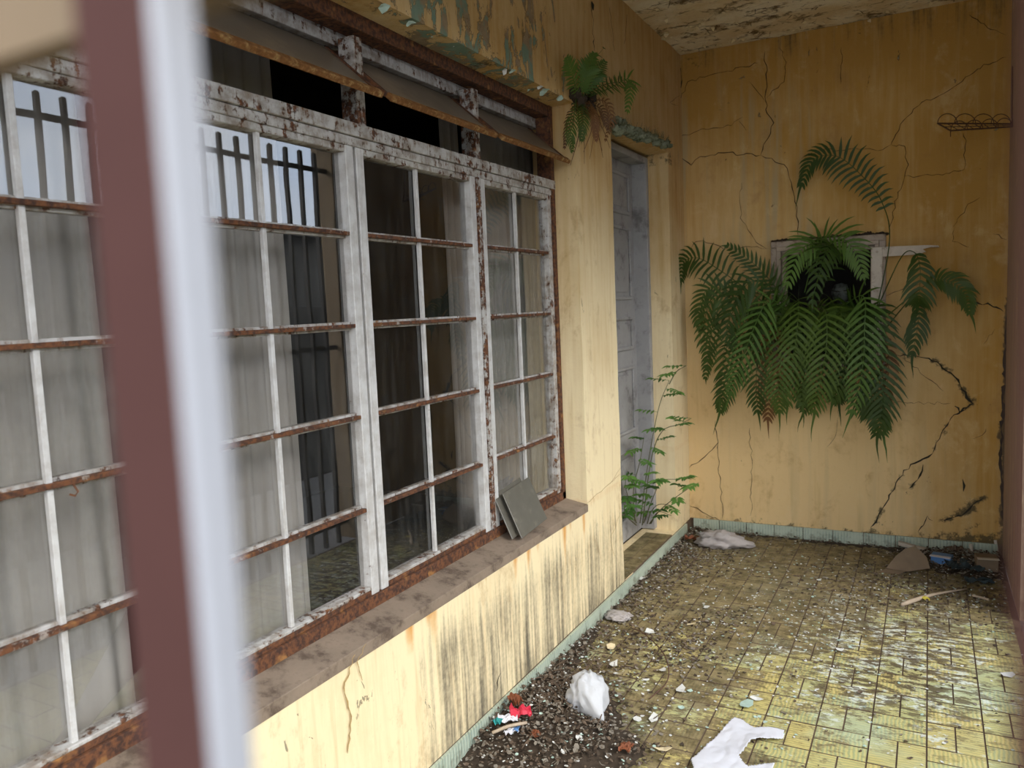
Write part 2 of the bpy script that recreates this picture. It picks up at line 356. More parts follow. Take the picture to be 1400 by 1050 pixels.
def l_rust(y, z):
    if z > .6: return 0.
    r = 0.
    for dy, ln, a in drips:
        wd = .010+.012*ss(.585-ln, .585, z); r = max(r, a*math.exp(-((y-dy)/wd)**2)*ss(.585-ln, .56, z))
    return r+.3*ss(.545, .585, z)*ss(1.85, 2.3, y)
def l_peel(y, z):
    return .56*ss(3.0, 2.55, z)*ss(3.6, 3.0, y)*ss(2.28, 2.36, z)*(.75+.6*nz3(y*2.3, z*2.3, 7)) if z > 2.25 else (.12*ss(.62, .5, z) if 1.3 < y < 2.0 and z < .6 else 0)
def l_spot(y, z):
    s = .25*ss(2.5, 2.36, z)*(1 if z > 2.3 else 0)
    if z > 2.3: s += .5*max(0, nz3(y*6, z*1.3, 4.))+.12*ss(3.8, 3.2, y)
    s += .35*ss(.1, .04, z)
    if y > 3.3 and z < 2.3: s += .1*max(0, nz3(y*12, z*2, 1))
    return s
wl = wallgrid('wall_left', axis([-.3, WY0, WY1, DY0, DY1, YE], .022), axis([0, .07, WZ0, WZ1, ZC], .022), lambda u, v: (XW+.004*nz3(u*3, v*3, 0), u, v),
              lambda y, z: (WY0 < y < WY1 and WZ0 < z < WZ1) or (DY0 < y < DY1 and .07 < z < DZ1+.015),
              dict(paleness=l_paleness, mold=l_mold, rust=l_rust, peel=l_peel, spot=l_spot), M['wall'], .21, -1)
tag(wl, 'yellow plastered wall with the large steel window, streaked and peeling', 'wall', kind='structure')
NX0, NX1, NZ0, NZ1 = -.80, -.27, 1.12, 1.78
def e_paleness(x, z): return .05+1.1*ss(2.3, .6, z)*ss(.45, -.4, x)+.35*ss(-.2, -1.2, x)*ss(3, 1.8, z)+.15*nz3(x*2, z*2, 1)  # paler towards the lower left, deeper ochre at the upper right
def e_grey(x, z): return ss(-.4, -.7, x)*ss(1.7, 1.85, z)*ss(2.95, 2.6, z)*.8+.25*ss(1.0, .5, z)
def e_mold(x, z):
    m = .6*ss(2.72, 3.0, z)*(.55+nz3(x*6, 0, 2))+.3*ss(.25, .05, z)+.16*ss(-.3, .3, x)*ss(1.5, 2.6, z)
    return m
BIGC = [[E(*p) for p in ((1225, 485), (1270, 490), (1300, 510), (1313, 527), (1330, 552), (1300, 572), (1280, 605), (1275, 620), (1245, 635), (1228, 655), (1210, 690), (1190, 728))], [E(*p) for p in ((1262, 632), (1250, 660), (1243, 670))], [E(*p) for p in ((1290, 712), (1315, 705), (1345, 680))]]
def cdist(x, z):
    m = 9.
    for pl in BIGC:
        for a, b in zip(pl[:-1], pl[1:]):
            dx, dz = b.x-a.x, b.z-a.z; t = min(1, max(0, ((x-a.x)*dx+(z-a.z)*dz)/(dx*dx+dz*dz))); m = min(m, math.hypot(x-a.x-t*dx, z-a.z-t*dz))
    return m
def e_spot(x, z):
    s = .5*ss(.16, .05, z)+.36*ss(.45, .1, z)*ss(-.2, .35, x)+.1
    s += .58*ss(.335, .366, x+.03*nz3(0, z*5, 4))*ss(.1, .3, z)*ss(1.55, 1.3, z)+.25*ss(.34, .37, x)
    s += .35*math.exp(-((x-.2)/.1)**2-((z-.28-.5*(x-.2))/.05)**2)+.3*ss(2.93, 3.02, z)*(.5+nz3(x*5, 1, 1))
    s += .4*math.exp(-((x+1.3)/.09)**2-((z-2.96)/.1)**2)
    s += .25*math.exp(-((x-.30)/.05)**2-((z-.7)/.1)**2)
    if x > -.4 and z < 1.2: s += .55*math.exp(-(cdist(x, z)/.024)**2)*(.45+.8*ss(-.3, .4, nz3(x*7, z*7, 3)))
    return s
we = wallgrid('wall_end', axis([XW-.2, XW, NX0, NX1, .37, .55], .022), axis([0, NZ0, NZ1, ZC], .022), lambda u, v: (u, YE+.004*nz3(u*3, v*3, 8), v),
              lambda x, z: NX0 < x < NX1 and NZ0 < z < NZ1, dict(paleness=e_paleness, grey=e_grey, mold=e_mold, spot=e_spot), M['wallend'], .16, -1)
tag(we, 'ochre end wall with branching cracks and the small fern-filled window', 'wall', kind='structure')
wr = wallgrid('wall_right', axis([4.08, YE], .03), axis([0, ZC], .03), lambda u, v: (.37, u, v), lambda a, b: False,
              dict(paleness=lambda y, z: .5, mold=lambda y, z: .15+.3*ss(.6, .1, z), spot=lambda y, z: .25*ss(4.7, 5.0, y)), M['wallright'], .16, 1)
tag(wr, 'narrow stained beige wall beyond the fence at the right', 'wall', kind='structure')
b = MB(); nx, ny = 60, 150
for j in range(ny+1):
    for i in range(nx+1):
        x = XW-.25+(.7-XW+.25)*i/nx; y = -.05+(YE+.2)*j/ny; b.v.append((x, y, ZC+.005*nz3(x*6, y*6, 3)))
for j in range(ny):
    for i in range(nx): b.f.append((j*(nx+1)+i, j*(nx+1)+i+1, (j+1)*(nx+1)+i+1, (j+1)*(nx+1)+i)); b.mi.append(0)
o = b.build('ceiling', M['ceil'], smooth=True); md = o.modifiers.new('thickness', 'SOLIDIFY'); md.thickness = .15; md.offset = -1 if o.data.polygons[0].normal.z > 0 else 1
md.offset = 1 if o.data.polygons[0].normal.z > 0 else -1
tag(o, 'peeling cream porch ceiling with dark mould patches', 'ceiling', kind='structure'); ceiling = o
bm_ = MB().box(.385, .55, .0, 4.08, 2.66, ZC+.01).build('trim_1', M['wallright']); tag(bm_, 'unseen plastered beam over the open side, added to dim the upper walls', 'beam', kind='structure')  # unseen beam, added to keep sky light off the upper walls
bm_ = MB().box(XW, .385, -.05, .06, 2.66, ZC+.01).build('trim_2', M['wallright']); tag(bm_, 'unseen plastered beam over the front grille, added to dim the upper walls', 'beam', kind='structure')  # also added out of view, cuts the sky light from the front
# floor bed and basket-weave tiles
fl = MB().box(XW-.02, .37, .0, YE, -.12, -.0035).build('floor', M['mortar'])
tag(fl, 'porch floor of yellow-green ribbed tiles laid in basket weave', 'floor', kind='structure')
P = .1712
def tile_mesh(lx, ly, name):
    b = MB(); c = .0012; hx, hy = lx/2, ly/2
    b.add([(-hx, -hy, -.012), (hx, -hy, -.012), (hx, hy, -.012), (-hx, hy, -.012), (-hx, -hy, -c), (hx, -hy, -c), (hx, hy, -c), (-hx, hy, -c),
           (-hx+c, -hy+c, 0), (hx-c, -hy+c, 0), (hx-c, hy-c, 0), (-hx+c, hy-c, 0)],
          [(0, 1, 5, 4), (1, 2, 6, 5), (2, 3, 7, 6), (3, 0, 4, 7), (4, 5, 9, 8), (5, 6, 10, 9), (6, 7, 11, 10), (7, 4, 8, 11), (8, 9, 10, 11)])
    me = bpy.data.meshes.new(name); me.from_pydata(b.v, [], b.f); me.materials.append(M['tile']); me.materials.append(M['mortar']); me.polygons.foreach_set('material_index', [1]*8+[0]); return me
tme = tile_mesh(P-.003, P/2-.003, 'tile'); spots = []
for ci in range(-9, 3):
    for ri in range(-16, 13):
        x0 = .0023+P*ci; y0 = 2.97+P*ri
        if y0 < .02 or y0+P > YE+.1 or x0 < XW-.02 or x0+P > .37: continue
        if (ci+ri) % 2 != 0:     # V block: two tiles side by side (column -1 at row 0 is V)
            for k in (0, 1): spots.append((x0+P*(.25+.5*k), y0+P/2, math.pi/2))
        else:
            for k in (0, 1): spots.append((x0+P/2, y0+P*(.25+.5*k), 0))
sc_ = []
for (x, y, a) in spots:
    if y > YE-.03: continue
    c = RM @ (np.array((x, y, 0))-CO)
    vis = 0
    if c[2] > .3:
        u, v = proj((x, y, 0)); vis = 1/c[2]**3 if -20 < u < 1420 and v < 1075 and u > 560 else 0
    sc_.append((vis, x, y, a))
sc_.sort(reverse=True)
rest = MB()
for k, (vis, x, y, a) in enumerate(sc_):
    dz = rng.uniform(-.0012, .0008)
    if k < 298 and vis > 0:
        o = link('tile', tme, fl, (x, y, dz)); o.rotation_euler = (rng.uniform(-.006, .006), rng.uniform(-.006, .006), a)
    else:
        ca, sa = math.cos(a), math.sin(a)
        rest.add([(x+v.co.x*ca-v.co.y*sa, y+v.co.x*sa+v.co.y*ca, v.co.z+dz) for v in tme.vertices], [tuple(p.vertices) for p in tme.polygons]); rest.mi[-9:] = [1]*8+[0]
o = rest.build('tile_field', [M['tile'], M['mortar']], fl); o['kind'] = 'stuff'
# skirting: pale green ribbed tiles; they also face the door step
bl = MB().box(XW-.0, XW+.006, .1, YE, -.02, .066).build('baseboard_left', M['mortar'])
tag(bl, 'pale green ribbed tile skirting along the window wall', 'baseboard', kind='structure')
be = MB().box(XW, .37, YE-.006, YE, -.02, .072).build('baseboard_end', M['mortar'])
tag(be, 'pale green ribbed tile skirting along the end wall', 'baseboard', kind='structure')
sk = MB().box(0, .011, -.0835, .0835, -.004, .067).build('tile', M['skirt'], bl); skm = sk.data; bpy.data.objects.remove(sk)
y = .2
while y+.085 < YE-.01:
    o = link('tile', skm, bl, (XW+.006, y, rng.uniform(-.001, .001))); y += P
ske = MB().box(-.0835, .0835, -.011, 0, -.004, .073).build('tile', M['skirt'], be); skem = ske.data; bpy.data.objects.remove(ske)
x = XW+.11
while x < .3:
    o = link('tile', skem, be, (x, YE-.006, rng.uniform(-.001, .001))); x += P
# door step
st = MB().box(-1.62, XW+.002, DY0-.0, DY1+.0, -.02, .062).build('door_step', M['mortar'])
tag(st, 'low tiled step in the recess before the grey door', 'step', kind='structure')
yy = DY0+.09
while yy < DY1-.05:
    for xx in (-1.43, -1.513):
        o = link('tile', tme, st, (xx, yy, .0735)); o.rotation_euler = (0, 0, math.pi/2)
    yy += P
# cracks in the plaster
def crack(pts, wd, parent, mat, pl, nrm, jit=2.2, name='crack'):
    P2 = []
    for (a, b) in zip(pts[:-1], pts[1:]):
        n = max(2, int(math.hypot(b[0]-a[0], b[1]-a[1])/6))
        for i in range(n): t = i/n; P2.append((a[0]+(b[0]-a[0])*t+rng.uniform(-jit, jit)*(i > 0), a[1]+(b[1]-a[1])*t+rng.uniform(-jit, jit)*(i > 0)))
    P2.append(pts[-1]); W3 = [pl(*p) for p in P2]; nrm = Vector(nrm); V = []; Fc = []; n = len(W3)
    for i, p in enumerate(W3):
        t = (W3[min(i+1, n-1)]-W3[max(i-1, 0)]).normalized(); s = t.cross(nrm).normalized()
        w2 = wd*.8*(rng.uniform(.35, 1.25) if wd < .004 else rng.uniform(.15, 1.7))*(1 if 0 < i < n-1 else .25)
        V += [p+s*w2+nrm*.0005, p+nrm*.0015, p-s*w2+nrm*.0005]
    for i in range(n-1): Fc += [(3*i, 3*i+1, 3*i+4, 3*i+3), (3*i+1, 3*i+2, 3*i+5, 3*i+4)]
    b = MB(); b.add(V, Fc); return b.build(name, mat, parent)
ec = lambda pts, wd=.0026, mat='crack', jit=2.3: crack(pts, wd, we, M[mat], lambda a, b_: E(a, b_, YE-.0042), (0, -1, 0), jit)
for pts, wd, mt in [
    ([(930, 212), (945, 226), (957, 214), (972, 212), (990, 209), (1040, 212)], .003, 'crack'), ([(1040, 212), (1058, 168), (1047, 150), (1048, 110), (1046, 70)], .0035, 'crack'),
    ([(1040, 212), (1072, 225), (1082, 250), (1090, 282), (1091, 322)], .0032, 'crack'), ([(928, 140), (940, 112), (970, 103), (1036, 86)], .0026, 'crack'), ([(930, 188), (960, 176), (1000, 172), (1015, 160)], .002, 'crack'),
    ([(1047, 140), (1025, 112)], .0016, 'crack'), ([(1047, 135), (1072, 112), (1075, 85), (1065, 65)], .0018, 'crack'), ([(1010, 165), (1020, 178)], .0014, 'crack'),
    ([(1095, 218), (1120, 206), (1160, 204), (1200, 206), (1218, 198)], .0022, 'crack'), ([(1218, 198), (1235, 165), (1260, 140), (1290, 128), (1310, 115), (1345, 88), (1377, 78)], .0022, 'crack'),
    ([(1218, 198), (1237, 200), (1242, 225), (1236, 245), (1220, 290), (1216, 318)], .002, 'crack'), ([(1236, 241), (1275, 240), (1318, 232)], .0016, 'crack'), ([(1318, 232), (1321, 192), (1317, 182)], .0022, 'crack'),
    ([(945, 340), (952, 330), (974, 333), (990, 341), (1035, 337), (1052, 340)], .002, 'crack'), ([(1014, 250), (1012, 298), (1030, 325), (1048, 340)], .0018, 'crack'),
    ([(1210, 405), (1235, 395), (1262, 385)], .0022, 'crack'), ([(1325, 410), (1362, 420), (1372, 426)], .004, 'crackd'), ([(1225, 485), (1270, 490), (1300, 510), (1313, 527)], .0045, 'crackd'),
    ([(1313, 527), (1330, 552)], .0055, 'crackd'), ([(1330, 552), (1300, 572), (1280, 605), (1275, 620)], .0042, 'crackd'), ([(1275, 620), (1245, 635), (1228, 655), (1210, 690), (1190, 728)], .0042, 'crackd'),
    ([(1262, 635), (1250, 660), (1243, 668)], .0042, 'crackd'), ([(1230, 482), (1258, 510), (1290, 535)], .002, 'crack'), ([(1215, 550), (1300, 551)], .0014, 'crack'), ([(1305, 555), (1312, 564), (1325, 556)], .004, 'crackd'),
    ([(978, 575), (982, 605), (963, 625), (942, 640)], .0026, 'crack'), ([(982, 605), (985, 660), (987, 710)], .0024, 'crack'), ([(1025, 585), (1028, 650), (1026, 705)], .0018, 'crack'), ([(1148, 555), (1140, 600), (1130, 612)], .0012, 'crack'),
    ([(1305, 312), (1302, 330), (1325, 338)], .0016, 'crack'), ([(1340, 270), (1320, 285), (1303, 310)], .0014, 'crack'), ([(1358, 320), (1377, 328)], .002, 'crack'), ([(1345, 470), (1360, 450)], .002, 'crack'), ([(1325, 20), (1350, 38), (1376, 48)], .0018, 'crack'),
    ([(1150, 65), (1150, 115)], .0016, 'crack'), ([(1255, 727), (1268, 705), (1275, 712)], .003, 'crackd'), ([(1290, 712), (1315, 705), (1330, 690), (1345, 680)], .0042, 'crackd'), ([(1316, 655), (1317, 672)], .006, 'crackd'),
    ([(1330, 600), (1343, 595), (1348, 586)], .002, 'crack'), ([(940, 690), (960, 700), (985, 712)], .003, 'crack'), ([(1377, 430), (1374, 500), (1372, 560), (1368, 640), (1372, 720)], .008, 'crackd'), ([(930, 78), (931, 120)], .006, 'crackd'), ([(931, 200), (931, 330)], .0016, 'crack')]:
    ec(pts, wd, mt)
lc = lambda pts, wd=.002, mat='crack', jit=1.4: crack(pts, wd, wl, M[mat], lambda a, b_: L(a, b_, XW+.0042), (1, 0, 0), jit)
for pts, wd, mt in [([(485, 895), (470, 940), (480, 980), (475, 1030)], .0035, 'crackt'), ([(808, 2), (810, 22), (812, 70)], .004, 'crackd'), ([(833, 10), (840, 70)], .002, 'crack'), ([(800, 690), (822, 672), (848, 648)], .0012, 'crackt'), ([(848, 640), (835, 660)], .001, 'crackt'), ([(848, 700), (835, 735), (840, 760)], .0012, 'crackt'),
    ([(678, 945), (684, 920)], .0035, 'crackd'), ([(930, 130), (915, 140), (928, 145)], .0018, 'crack'), ([(809, 2), (811, 14)], .016, 'crackd'), ([(500, 880), (488, 905), (495, 930)], .0024, 'crackt'), ([(857, 20), (853, 60)], .0025, 'crack')]:  # widest mark, near the ceiling, is a dark hanging thing drawn as crack
    lc(pts, wd, mt)
# curled flakes of old paint hanging under the lintel
def flake(b, p, n, size, curl=.3, mi=0, seg=7):
    n = Vector(n).normalized(); a = n.orthogonal().normalized(); c = n.cross(a); th0 = rng.uniform(0, 6.28)
    top = []; k = rng.choice((5, 6, 7)); asp = rng.uniform(.45, 1)
    for i in range(k):
        th = th0+2*math.pi*i/k; r = size*rng.uniform(.6, 1.15); u, v = r*math.cos(th), r*math.sin(th)*asp
        top.append(Vector(p)+a*(u*math.cos(th0)-v*math.sin(th0))+c*(u*math.sin(th0)+v*math.cos(th0))+n*(curl*u*u/size))
    ctr = Vector(p)
    V = [ctr]+top+[ctr-n*.0012]+[t-n*.0012 for t in top]
    Fc = [(0, 1+i, 1+(i+1) % k) for i in range(k)]+[(k+1, k+2+(i+1) % k, k+2+i) for i in range(k)]+[(1+i, k+2+i, k+2+(i+1) % k, 1+(i+1) % k) for i in range(k)]
    b.add(V, Fc, mi)
for px, py, s in [(525, 18, .035), (560, 40, .03), (597, 42, .04), (625, 58, .025), (650, 70, .04), (668, 82, .025), (690, 105, .03), (700, 112, .03), (728, 112, .05), (742, 122, .05), (738, 131, .03), (765, 150, .03)]:
    b = MB(); p = L(px, py, XW-.03+rng.uniform(-.03, .05)); p.z = max(p.z, WZ1-.005)-rng.uniform(0, .012); flake(b, p, (rng.uniform(.2, .8), -.3, -1), s*.6, .5)
    b.build('paint_flake', M['chipg'] if rng.random() < .65 else M['chip'], wl)
b = MB()
for i in range(150):
    x = rng.uniform(XW, .37); y = rng.uniform(3.4, YE); flake(b, (x, y, ZC-.012), (rng.uniform(-.4, .4), rng.uniform(-.5, .1), -1), rng.uniform(.006, .022), .6)
o = b.build('peeling_flakes', M['chipy'], ceiling); o['kind'] = 'stuff'

# ------------------------------------------------------------------ steel window
W1 = empty('window_1', (-1.53, 1.86, .6), 'long white steel window with rusting bars, tilted vents and small panes', 'window', kind='structure')
XF = -1.52
def wpart(b, name, mat, parent=W1, bv=.0015):
    o = b.build(name, mat, parent)
    if bv: bevel(o, bv)
    return o
# outer frame members and sill
b = MB(); b.add([(-1.575, WY0, .55), (-1.386, WY0, .55), (-1.386, WY0, .584), (-1.50, WY0, .606), (-1.575, WY0, .606), (-1.575, WY1, .55), (-1.386, WY1, .55), (-1.386, WY1, .584), (-1.50, WY1, .606), (-1.575, WY1, .606)],
    [(0, 1, 2, 3, 4), (9, 8, 7, 6, 5), (0, 5, 6, 1), (1, 6, 7, 2), (2, 7, 8, 3), (3, 8, 9, 4), (4, 9, 5, 0)]); wpart(b, 'window_sill', M['sill'])
wpart(MB().box(-1.555, -1.495, WY0, WY1, .604, .642), 'bottom_rail', M['rust'])
wpart(MB().box(-1.565, -1.50, WY0, WY1, 2.338, 2.40), 'head_rail', M['rust'])
wpart(MB().box(-1.60, -1.565, WY0, WY1, 2.298, 2.385), 'head_lining', M['steel'])
b = MB().box(-1.555, -1.492, WY0, WY1, 2.022, 2.06); wpart(b, 'transom', M['steel'])
wpart(MB().box(-1.55, -1.50, WY0, WY1, 1.993, 2.020), 'transom_moulding', M['steel'])
for (a, c2, mt) in ((1.193, 1.217, 'steelr'), (2.604, 2.632, 'steelr')): wpart(MB().box(-1.555, -1.497, a, c2, .642, 1.993), 'mullion', M[mt])
for (a, c2) in ((1.19, 1.222), (1.915, 1.955), (2.60, 2.64)): wpart(MB().box(-1.555, -1.497, a, c2, 2.06, 2.315), 'mullion', M['steelr'])
wpart(MB().box(-1.565, -1.495, 3.268, WY1, .606, 2.39), 'jamb', M['rust']); wpart(MB().box(-1.565, -1.495, WY0, .45, .606, 2.39), 'jamb', M['rust'])
MZ = [.908, 1.193, 1.467, 1.738]; ZB, ZT = .642, 1.993
panels = [(.455, 1.19, .910, 'P1'), (1.22, 1.892, 1.527, 'P2'), (1.904, 2.60, 2.232, 'P3'), (2.636, 3.266, 2.945, 'P4')]
def ragged(y0, y1, z0, z1, seed):   # glass pane outline with rounded putty corners
    r = .012; pts = []
    for cy, cz, a0 in ((y1-r, z1-r, 0), (y0+r, z1-r, 90), (y0+r, z0+r, 180), (y1-r, z0+r, 270)):
        for k in range(4): a = math.radians(a0+30*k); pts.append((cy+r*math.cos(a), cz+r*math.sin(a)))
    return pts
for pi, (y0, y1, yb, nm) in enumerate(panels):
    sw = .036
    b = MB(); xa, xb = -1.548, -1.503
    b.box(xa, xb, y0, y0+sw, ZB, ZT); b.box(xa, xb, y1-sw, y1, ZB, ZT)
    b.box(xa, xb-.002, y0+sw, y1-sw, ZT-.02, ZT); b.box(xa, xb-.002, y0+sw, y1-sw, ZB+.016, ZB+.026); b.box(xa, xb-.002, y0+sw, y1-sw, ZB, ZB+.016)
    b.mi = [1 if pi in (0, 1) else 0]*6+[0 if pi in (1, 2) else 1]*6+[1]*12+[2]*6
    s = b.build('sash', [M['steelw'], M['steel'], M['rust']], W1); bevel(s, .002)
    for z in MZ:
        b = MB(); b.box(-1.546, -1.522, y0+sw-.003, y1-sw+.003, z-.0125, z+.0125); b.box(-1.522, -1.505, y0+sw-.003, y1-sw+.003, z-.0055, z+.0055)
        b.mi = [0]*6+[1]*6; bevel(b.build('muntin', [M['steel'], M['steelm']], s), .001)
    b = MB().box(-1.527, -1.514, yb-.0065, yb+.0065, ZB+.02, ZT-.018); bevel(b.build('glazing_bar', M['steelw'], s), .001)
    zs = [ZB+.024]+MZ+[ZT-.018]
    for k in range(5):
        a, c2, z0, z1 = y0+sw-.002, y1-sw+.002, zs[k]+(.009 if k else 0), zs[k+1]-(.009 if k < 4 else 0)
        gm = M['glassd'] if pi in (0, 3) and k < 4 else M['glass']
        if pi == 0 and k == 0:      # cracked pane: left piece stands, a wedge is missing, a low shard remains
            poly = [(a, z0), (.86, z0), (.905, z0+.04), (1.07, z1), (a, z1)]
            MB().prism([(p[0], p[1]) for p in poly], (-1.532, 0, 0), (0, 1, 0), (0, 0, 1), (.003, 0, 0)).build('pane', gm, s)
            MB().prism([(.93, z0), (c2, z0), (c2, z0+.12), (1.03, z0+.055)], (-1.532, 0, 0), (0, 1, 0), (0, 0, 1), (.003, 0, 0)).build('pane_shard', gm, s)
            continue
        MB().prism(ragged(a, c2, z0, z1, k), (-1.532, 0, 0), (0, 1, 0), (0, 0, 1), (.003, 0, 0)).build('pane', gm, s)
b = MB(); b.tube([L(100, 662, -1.503), L(107, 672, -1.496), L(103, 678, -1.494), L(95, 676, -1.498)], .0022, 5); b.build('catch', M['rust'], W1)
# tilted vents above the transom
lo, hi = Vector((-1.405, 0, 2.118)), Vector((-1.625, 0, 2.312)); dv = (hi-lo); dn = Vector((dv.z, 0, -dv.x)).normalized()
for (y0, y1) in ((.46, 1.187), (1.226, 1.915), (1.955, 2.60), (2.64, 3.262)):
    t = dn*.018
    f = MB(); f.slab(lo+Vector((0, y0, 0)), (0, y1-y0, 0), dv*.09, t); v = f.build('vent_flap', M['rustlip'], W1); bevel(v, .003)
    f = MB(); f.slab(lo+dv*.92+Vector((0, y0, 0)), (0, y1-y0, 0), dv*.08, t*.8); f.slab(lo+dv*.09+Vector((0, y0, 0)), (0, .016, 0), dv*.83, t*.7); f.slab(lo+dv*.09+Vector((0, y1-.016, 0)), (0, .016, 0), dv*.83, t*.7)
    f.build('flap_frame', M['rust'], v)
    MB().slab(lo+dv*.085+Vector((0, y0+.014, 0))+t*.3, (0, y1-y0-.028, 0), dv*.84, t*.2).build('pane', M['glassv'], v)
# room behind the glass
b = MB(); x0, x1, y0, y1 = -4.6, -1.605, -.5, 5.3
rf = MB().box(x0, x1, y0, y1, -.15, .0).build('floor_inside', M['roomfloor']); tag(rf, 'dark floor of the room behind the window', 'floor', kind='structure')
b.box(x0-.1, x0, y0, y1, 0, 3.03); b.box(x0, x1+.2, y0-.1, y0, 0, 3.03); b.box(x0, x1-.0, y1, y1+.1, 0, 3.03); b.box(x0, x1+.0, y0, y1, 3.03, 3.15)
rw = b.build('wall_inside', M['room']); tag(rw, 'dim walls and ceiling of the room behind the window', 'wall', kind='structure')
def curtain(y0, y1, z0, z1, label, x=-1.70, folds=9, amp=.018, gather=0.):
    b = MB(); nu, nv = folds*8, 10
    for j in range(nv+1):
        for i in range(nu+1):
            u, v = i/nu, j/nv; a = amp*(.6+.5*v)
            yy = y0+(y1-y0)*u+.012*math.sin(v*3+u*5)
            b.v.append((x+a*math.sin(u*folds*2*math.pi+.8*nz3(u*6, v*2, y0))+.01*nz3(u*4, v*3, 1), yy, z1+(z0-z1)*v))
    b.f = [(j*(nu+1)+i, j*(nu+1)+i+1, (j+1)*(nu+1)+i+1, (j+1)*(nu+1)+i) for j in range(nv) for i in range(nu)]; b.mi = [0]*len(b.f)
    o = b.build('curtain', M['curtain'], smooth=True); md = o.modifiers.new('thickness', 'SOLIDIFY'); md.thickness = .001
    return tag(o, label, 'curtain', 'sheer grey curtains behind the steel window')
curtain(.35, 1.17, .30, 2.30, 'sheer grey curtain behind the leftmost dusty panes', folds=8)
curtain(1.36, 1.79, .12, 2.45, 'sheer grey curtain half covering the panes right of the blurred bar', folds=6)
curtain(2.70, 2.86, .12, 2.45, 'narrow strip of curtain at the edge of the dark open panes', folds=3, x=-1.72)
curtain(2.93, 3.75, .12, 2.45, 'pleated grey curtain filling the panes beside the yellow pillar', folds=11)
o = MB().tube([(-1.71, -.3, 2.46), (-1.71, 5.0, 2.46)], .011, 8).build('curtain_rod', M['wire']); tag(o, 'curtain rod inside above the tall window', 'rod')

# ------------------------------------------------------------------ grey door in its recess
D1 = empty('door_1', (-1.60, 4.25, .075), 'weathered grey panelled wooden door set back in the wall', 'door', kind='structure')
b = MB(); b.box(-1.62, -1.603, 3.80, 4.672, .078, 2.33); bevel(b.build('leaf', M['doorp'], D1), .002)
for z0, z1 in ((.2, .62), (.72, 1.12), (1.22, 1.42), (1.52, 1.95), (2.02, 2.26)):
    for y0, y1 in ((3.88, 4.19), (4.28, 4.59)):
        b = MB(); w_ = .02
        for (a, c2, d, e) in ((y0, y1, z0, z0+w_), (y0, y1, z1-w_, z1), (y0, y0+w_, z0+w_, z1-w_), (y1-w_, y1, z0+w_, z1-w_)): b.box(-1.604, -1.59, a, c2, d, e)
        p = b.build('door_panel', M['doorp'], D1); bevel(p, .004); MB().box(-1.604, -1.597, y0+.045, y1-.045, z0+.045, z1-.045).build('panel_field', M['doorp'], p)
for (a, c2) in ((3.757, 3.80), (4.672, 4.718)): bevel(MB().box(-1.62, -1.515, a, c2, .078, 2.368).build('door_jamb', M['doorp'], D1), .004)
bevel(MB().box(-1.62, -1.515, 3.80, 4.672, 2.33, 2.368).build('door_head', M['doorp'], D1), .003)

# ------------------------------------------------------------------ small window in the end wall
W2 = empty('window_2', (-.535, 5.0, 1.12), 'small wooden window with a broken casement, choked by a fern', 'window', kind='structure')
def fr(b, x0, x1, z0, z1, w_, ya, yb):
    b.box(x0, x1, ya, yb, z1-w_, z1); b.box(x0, x1, ya, yb, z0, z0+w_); b.box(x0, x0+w_, ya, yb, z0+w_, z1-w_); b.box(x1-w_, x1, ya, yb, z0+w_, z1-w_)
b = MB(); fr(b, -.852, -.222, 1.07, 1.83, .036, 5.0, 5.045); bevel(b.build('architrave', M['wood'], W2), .004)
b = MB(); fr(b, -.818, -.255, 1.10, 1.797, .026, 4.985, 5.05); bevel(b.build('frame', M['wood'], W2), .004)
b = MB(); fr(b, -.795, -.275, 1.12, 1.775, .028, 5.03, 5.08); bevel(b.build('stop', M['wood'], W2), .003)
c_ = MB().box(-.296, -.236, 4.955, 4.984, 1.14, 1.755); cs = c_.build('casement', M['woodw'], W2); bevel(cs, .003)
poly = [(-.236, 1.70), (-.06, 1.70), (-.02, 1.712), (-.035, 1.728), (.0, 1.735), (.045, 1.733), (.04, 1.742), (-.015, 1.748), (-.236, 1.755)]
MB().prism(poly, (0, 4.958, 0), (1, 0, 0), (0, 0, 1), (0, .022, 0)).build('broken_rail', M['woodw'], cs)
MB().tube([(-.265, 4.953, 1.728), (-.265, 4.949, 1.728)], .008, 8).build('peg', M['wood'], cs)
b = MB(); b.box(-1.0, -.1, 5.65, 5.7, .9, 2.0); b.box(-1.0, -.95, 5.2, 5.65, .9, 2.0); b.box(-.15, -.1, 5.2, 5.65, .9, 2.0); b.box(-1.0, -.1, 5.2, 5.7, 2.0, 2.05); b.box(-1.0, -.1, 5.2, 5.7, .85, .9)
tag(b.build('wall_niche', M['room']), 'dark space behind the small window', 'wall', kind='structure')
# moss crust over the lintel of the small window
def lumps(name, pts, r, mat, parent=None, seed=1, fl=1.):
    b = MB()
    for k, p in enumerate(pts):
        bm = bmesh.new(); bmesh.ops.create_icosphere(bm, subdivisions=3, radius=1)
        rr = r*rng.uniform(.7, 1.3)
        for v in bm.verts:
            d = 1+.6*MN.noise(v.co*2.2+Vector((k*3, seed, 0)))+.45*MN.noise(v.co*5+Vector((k, seed, 3))); v.co = Vector(p)+Vector((v.co.x*rr*d, v.co.y*rr*d, v.co.z*rr*d*fl))
        bm.verts.index_update(); b.add([v.co for v in bm.verts], [[v.index for v in f.verts] for f in bm.faces]); bm.free()
    return b.build(name, mat, parent, smooth=True)
lumps('moss_crust', [(-.84+.62*i/26, 5.03, 1.833+rng.uniform(-.003, .006)) for i in range(27)], .014, M['litterd'], W2, 2, .6)
h = empty('stone_figure', (-.405, 4.99, 1.50), 'small pale grey weathered figure half hidden by fronds in the window', 'figure')
q = E(1156, 384, 5.10)
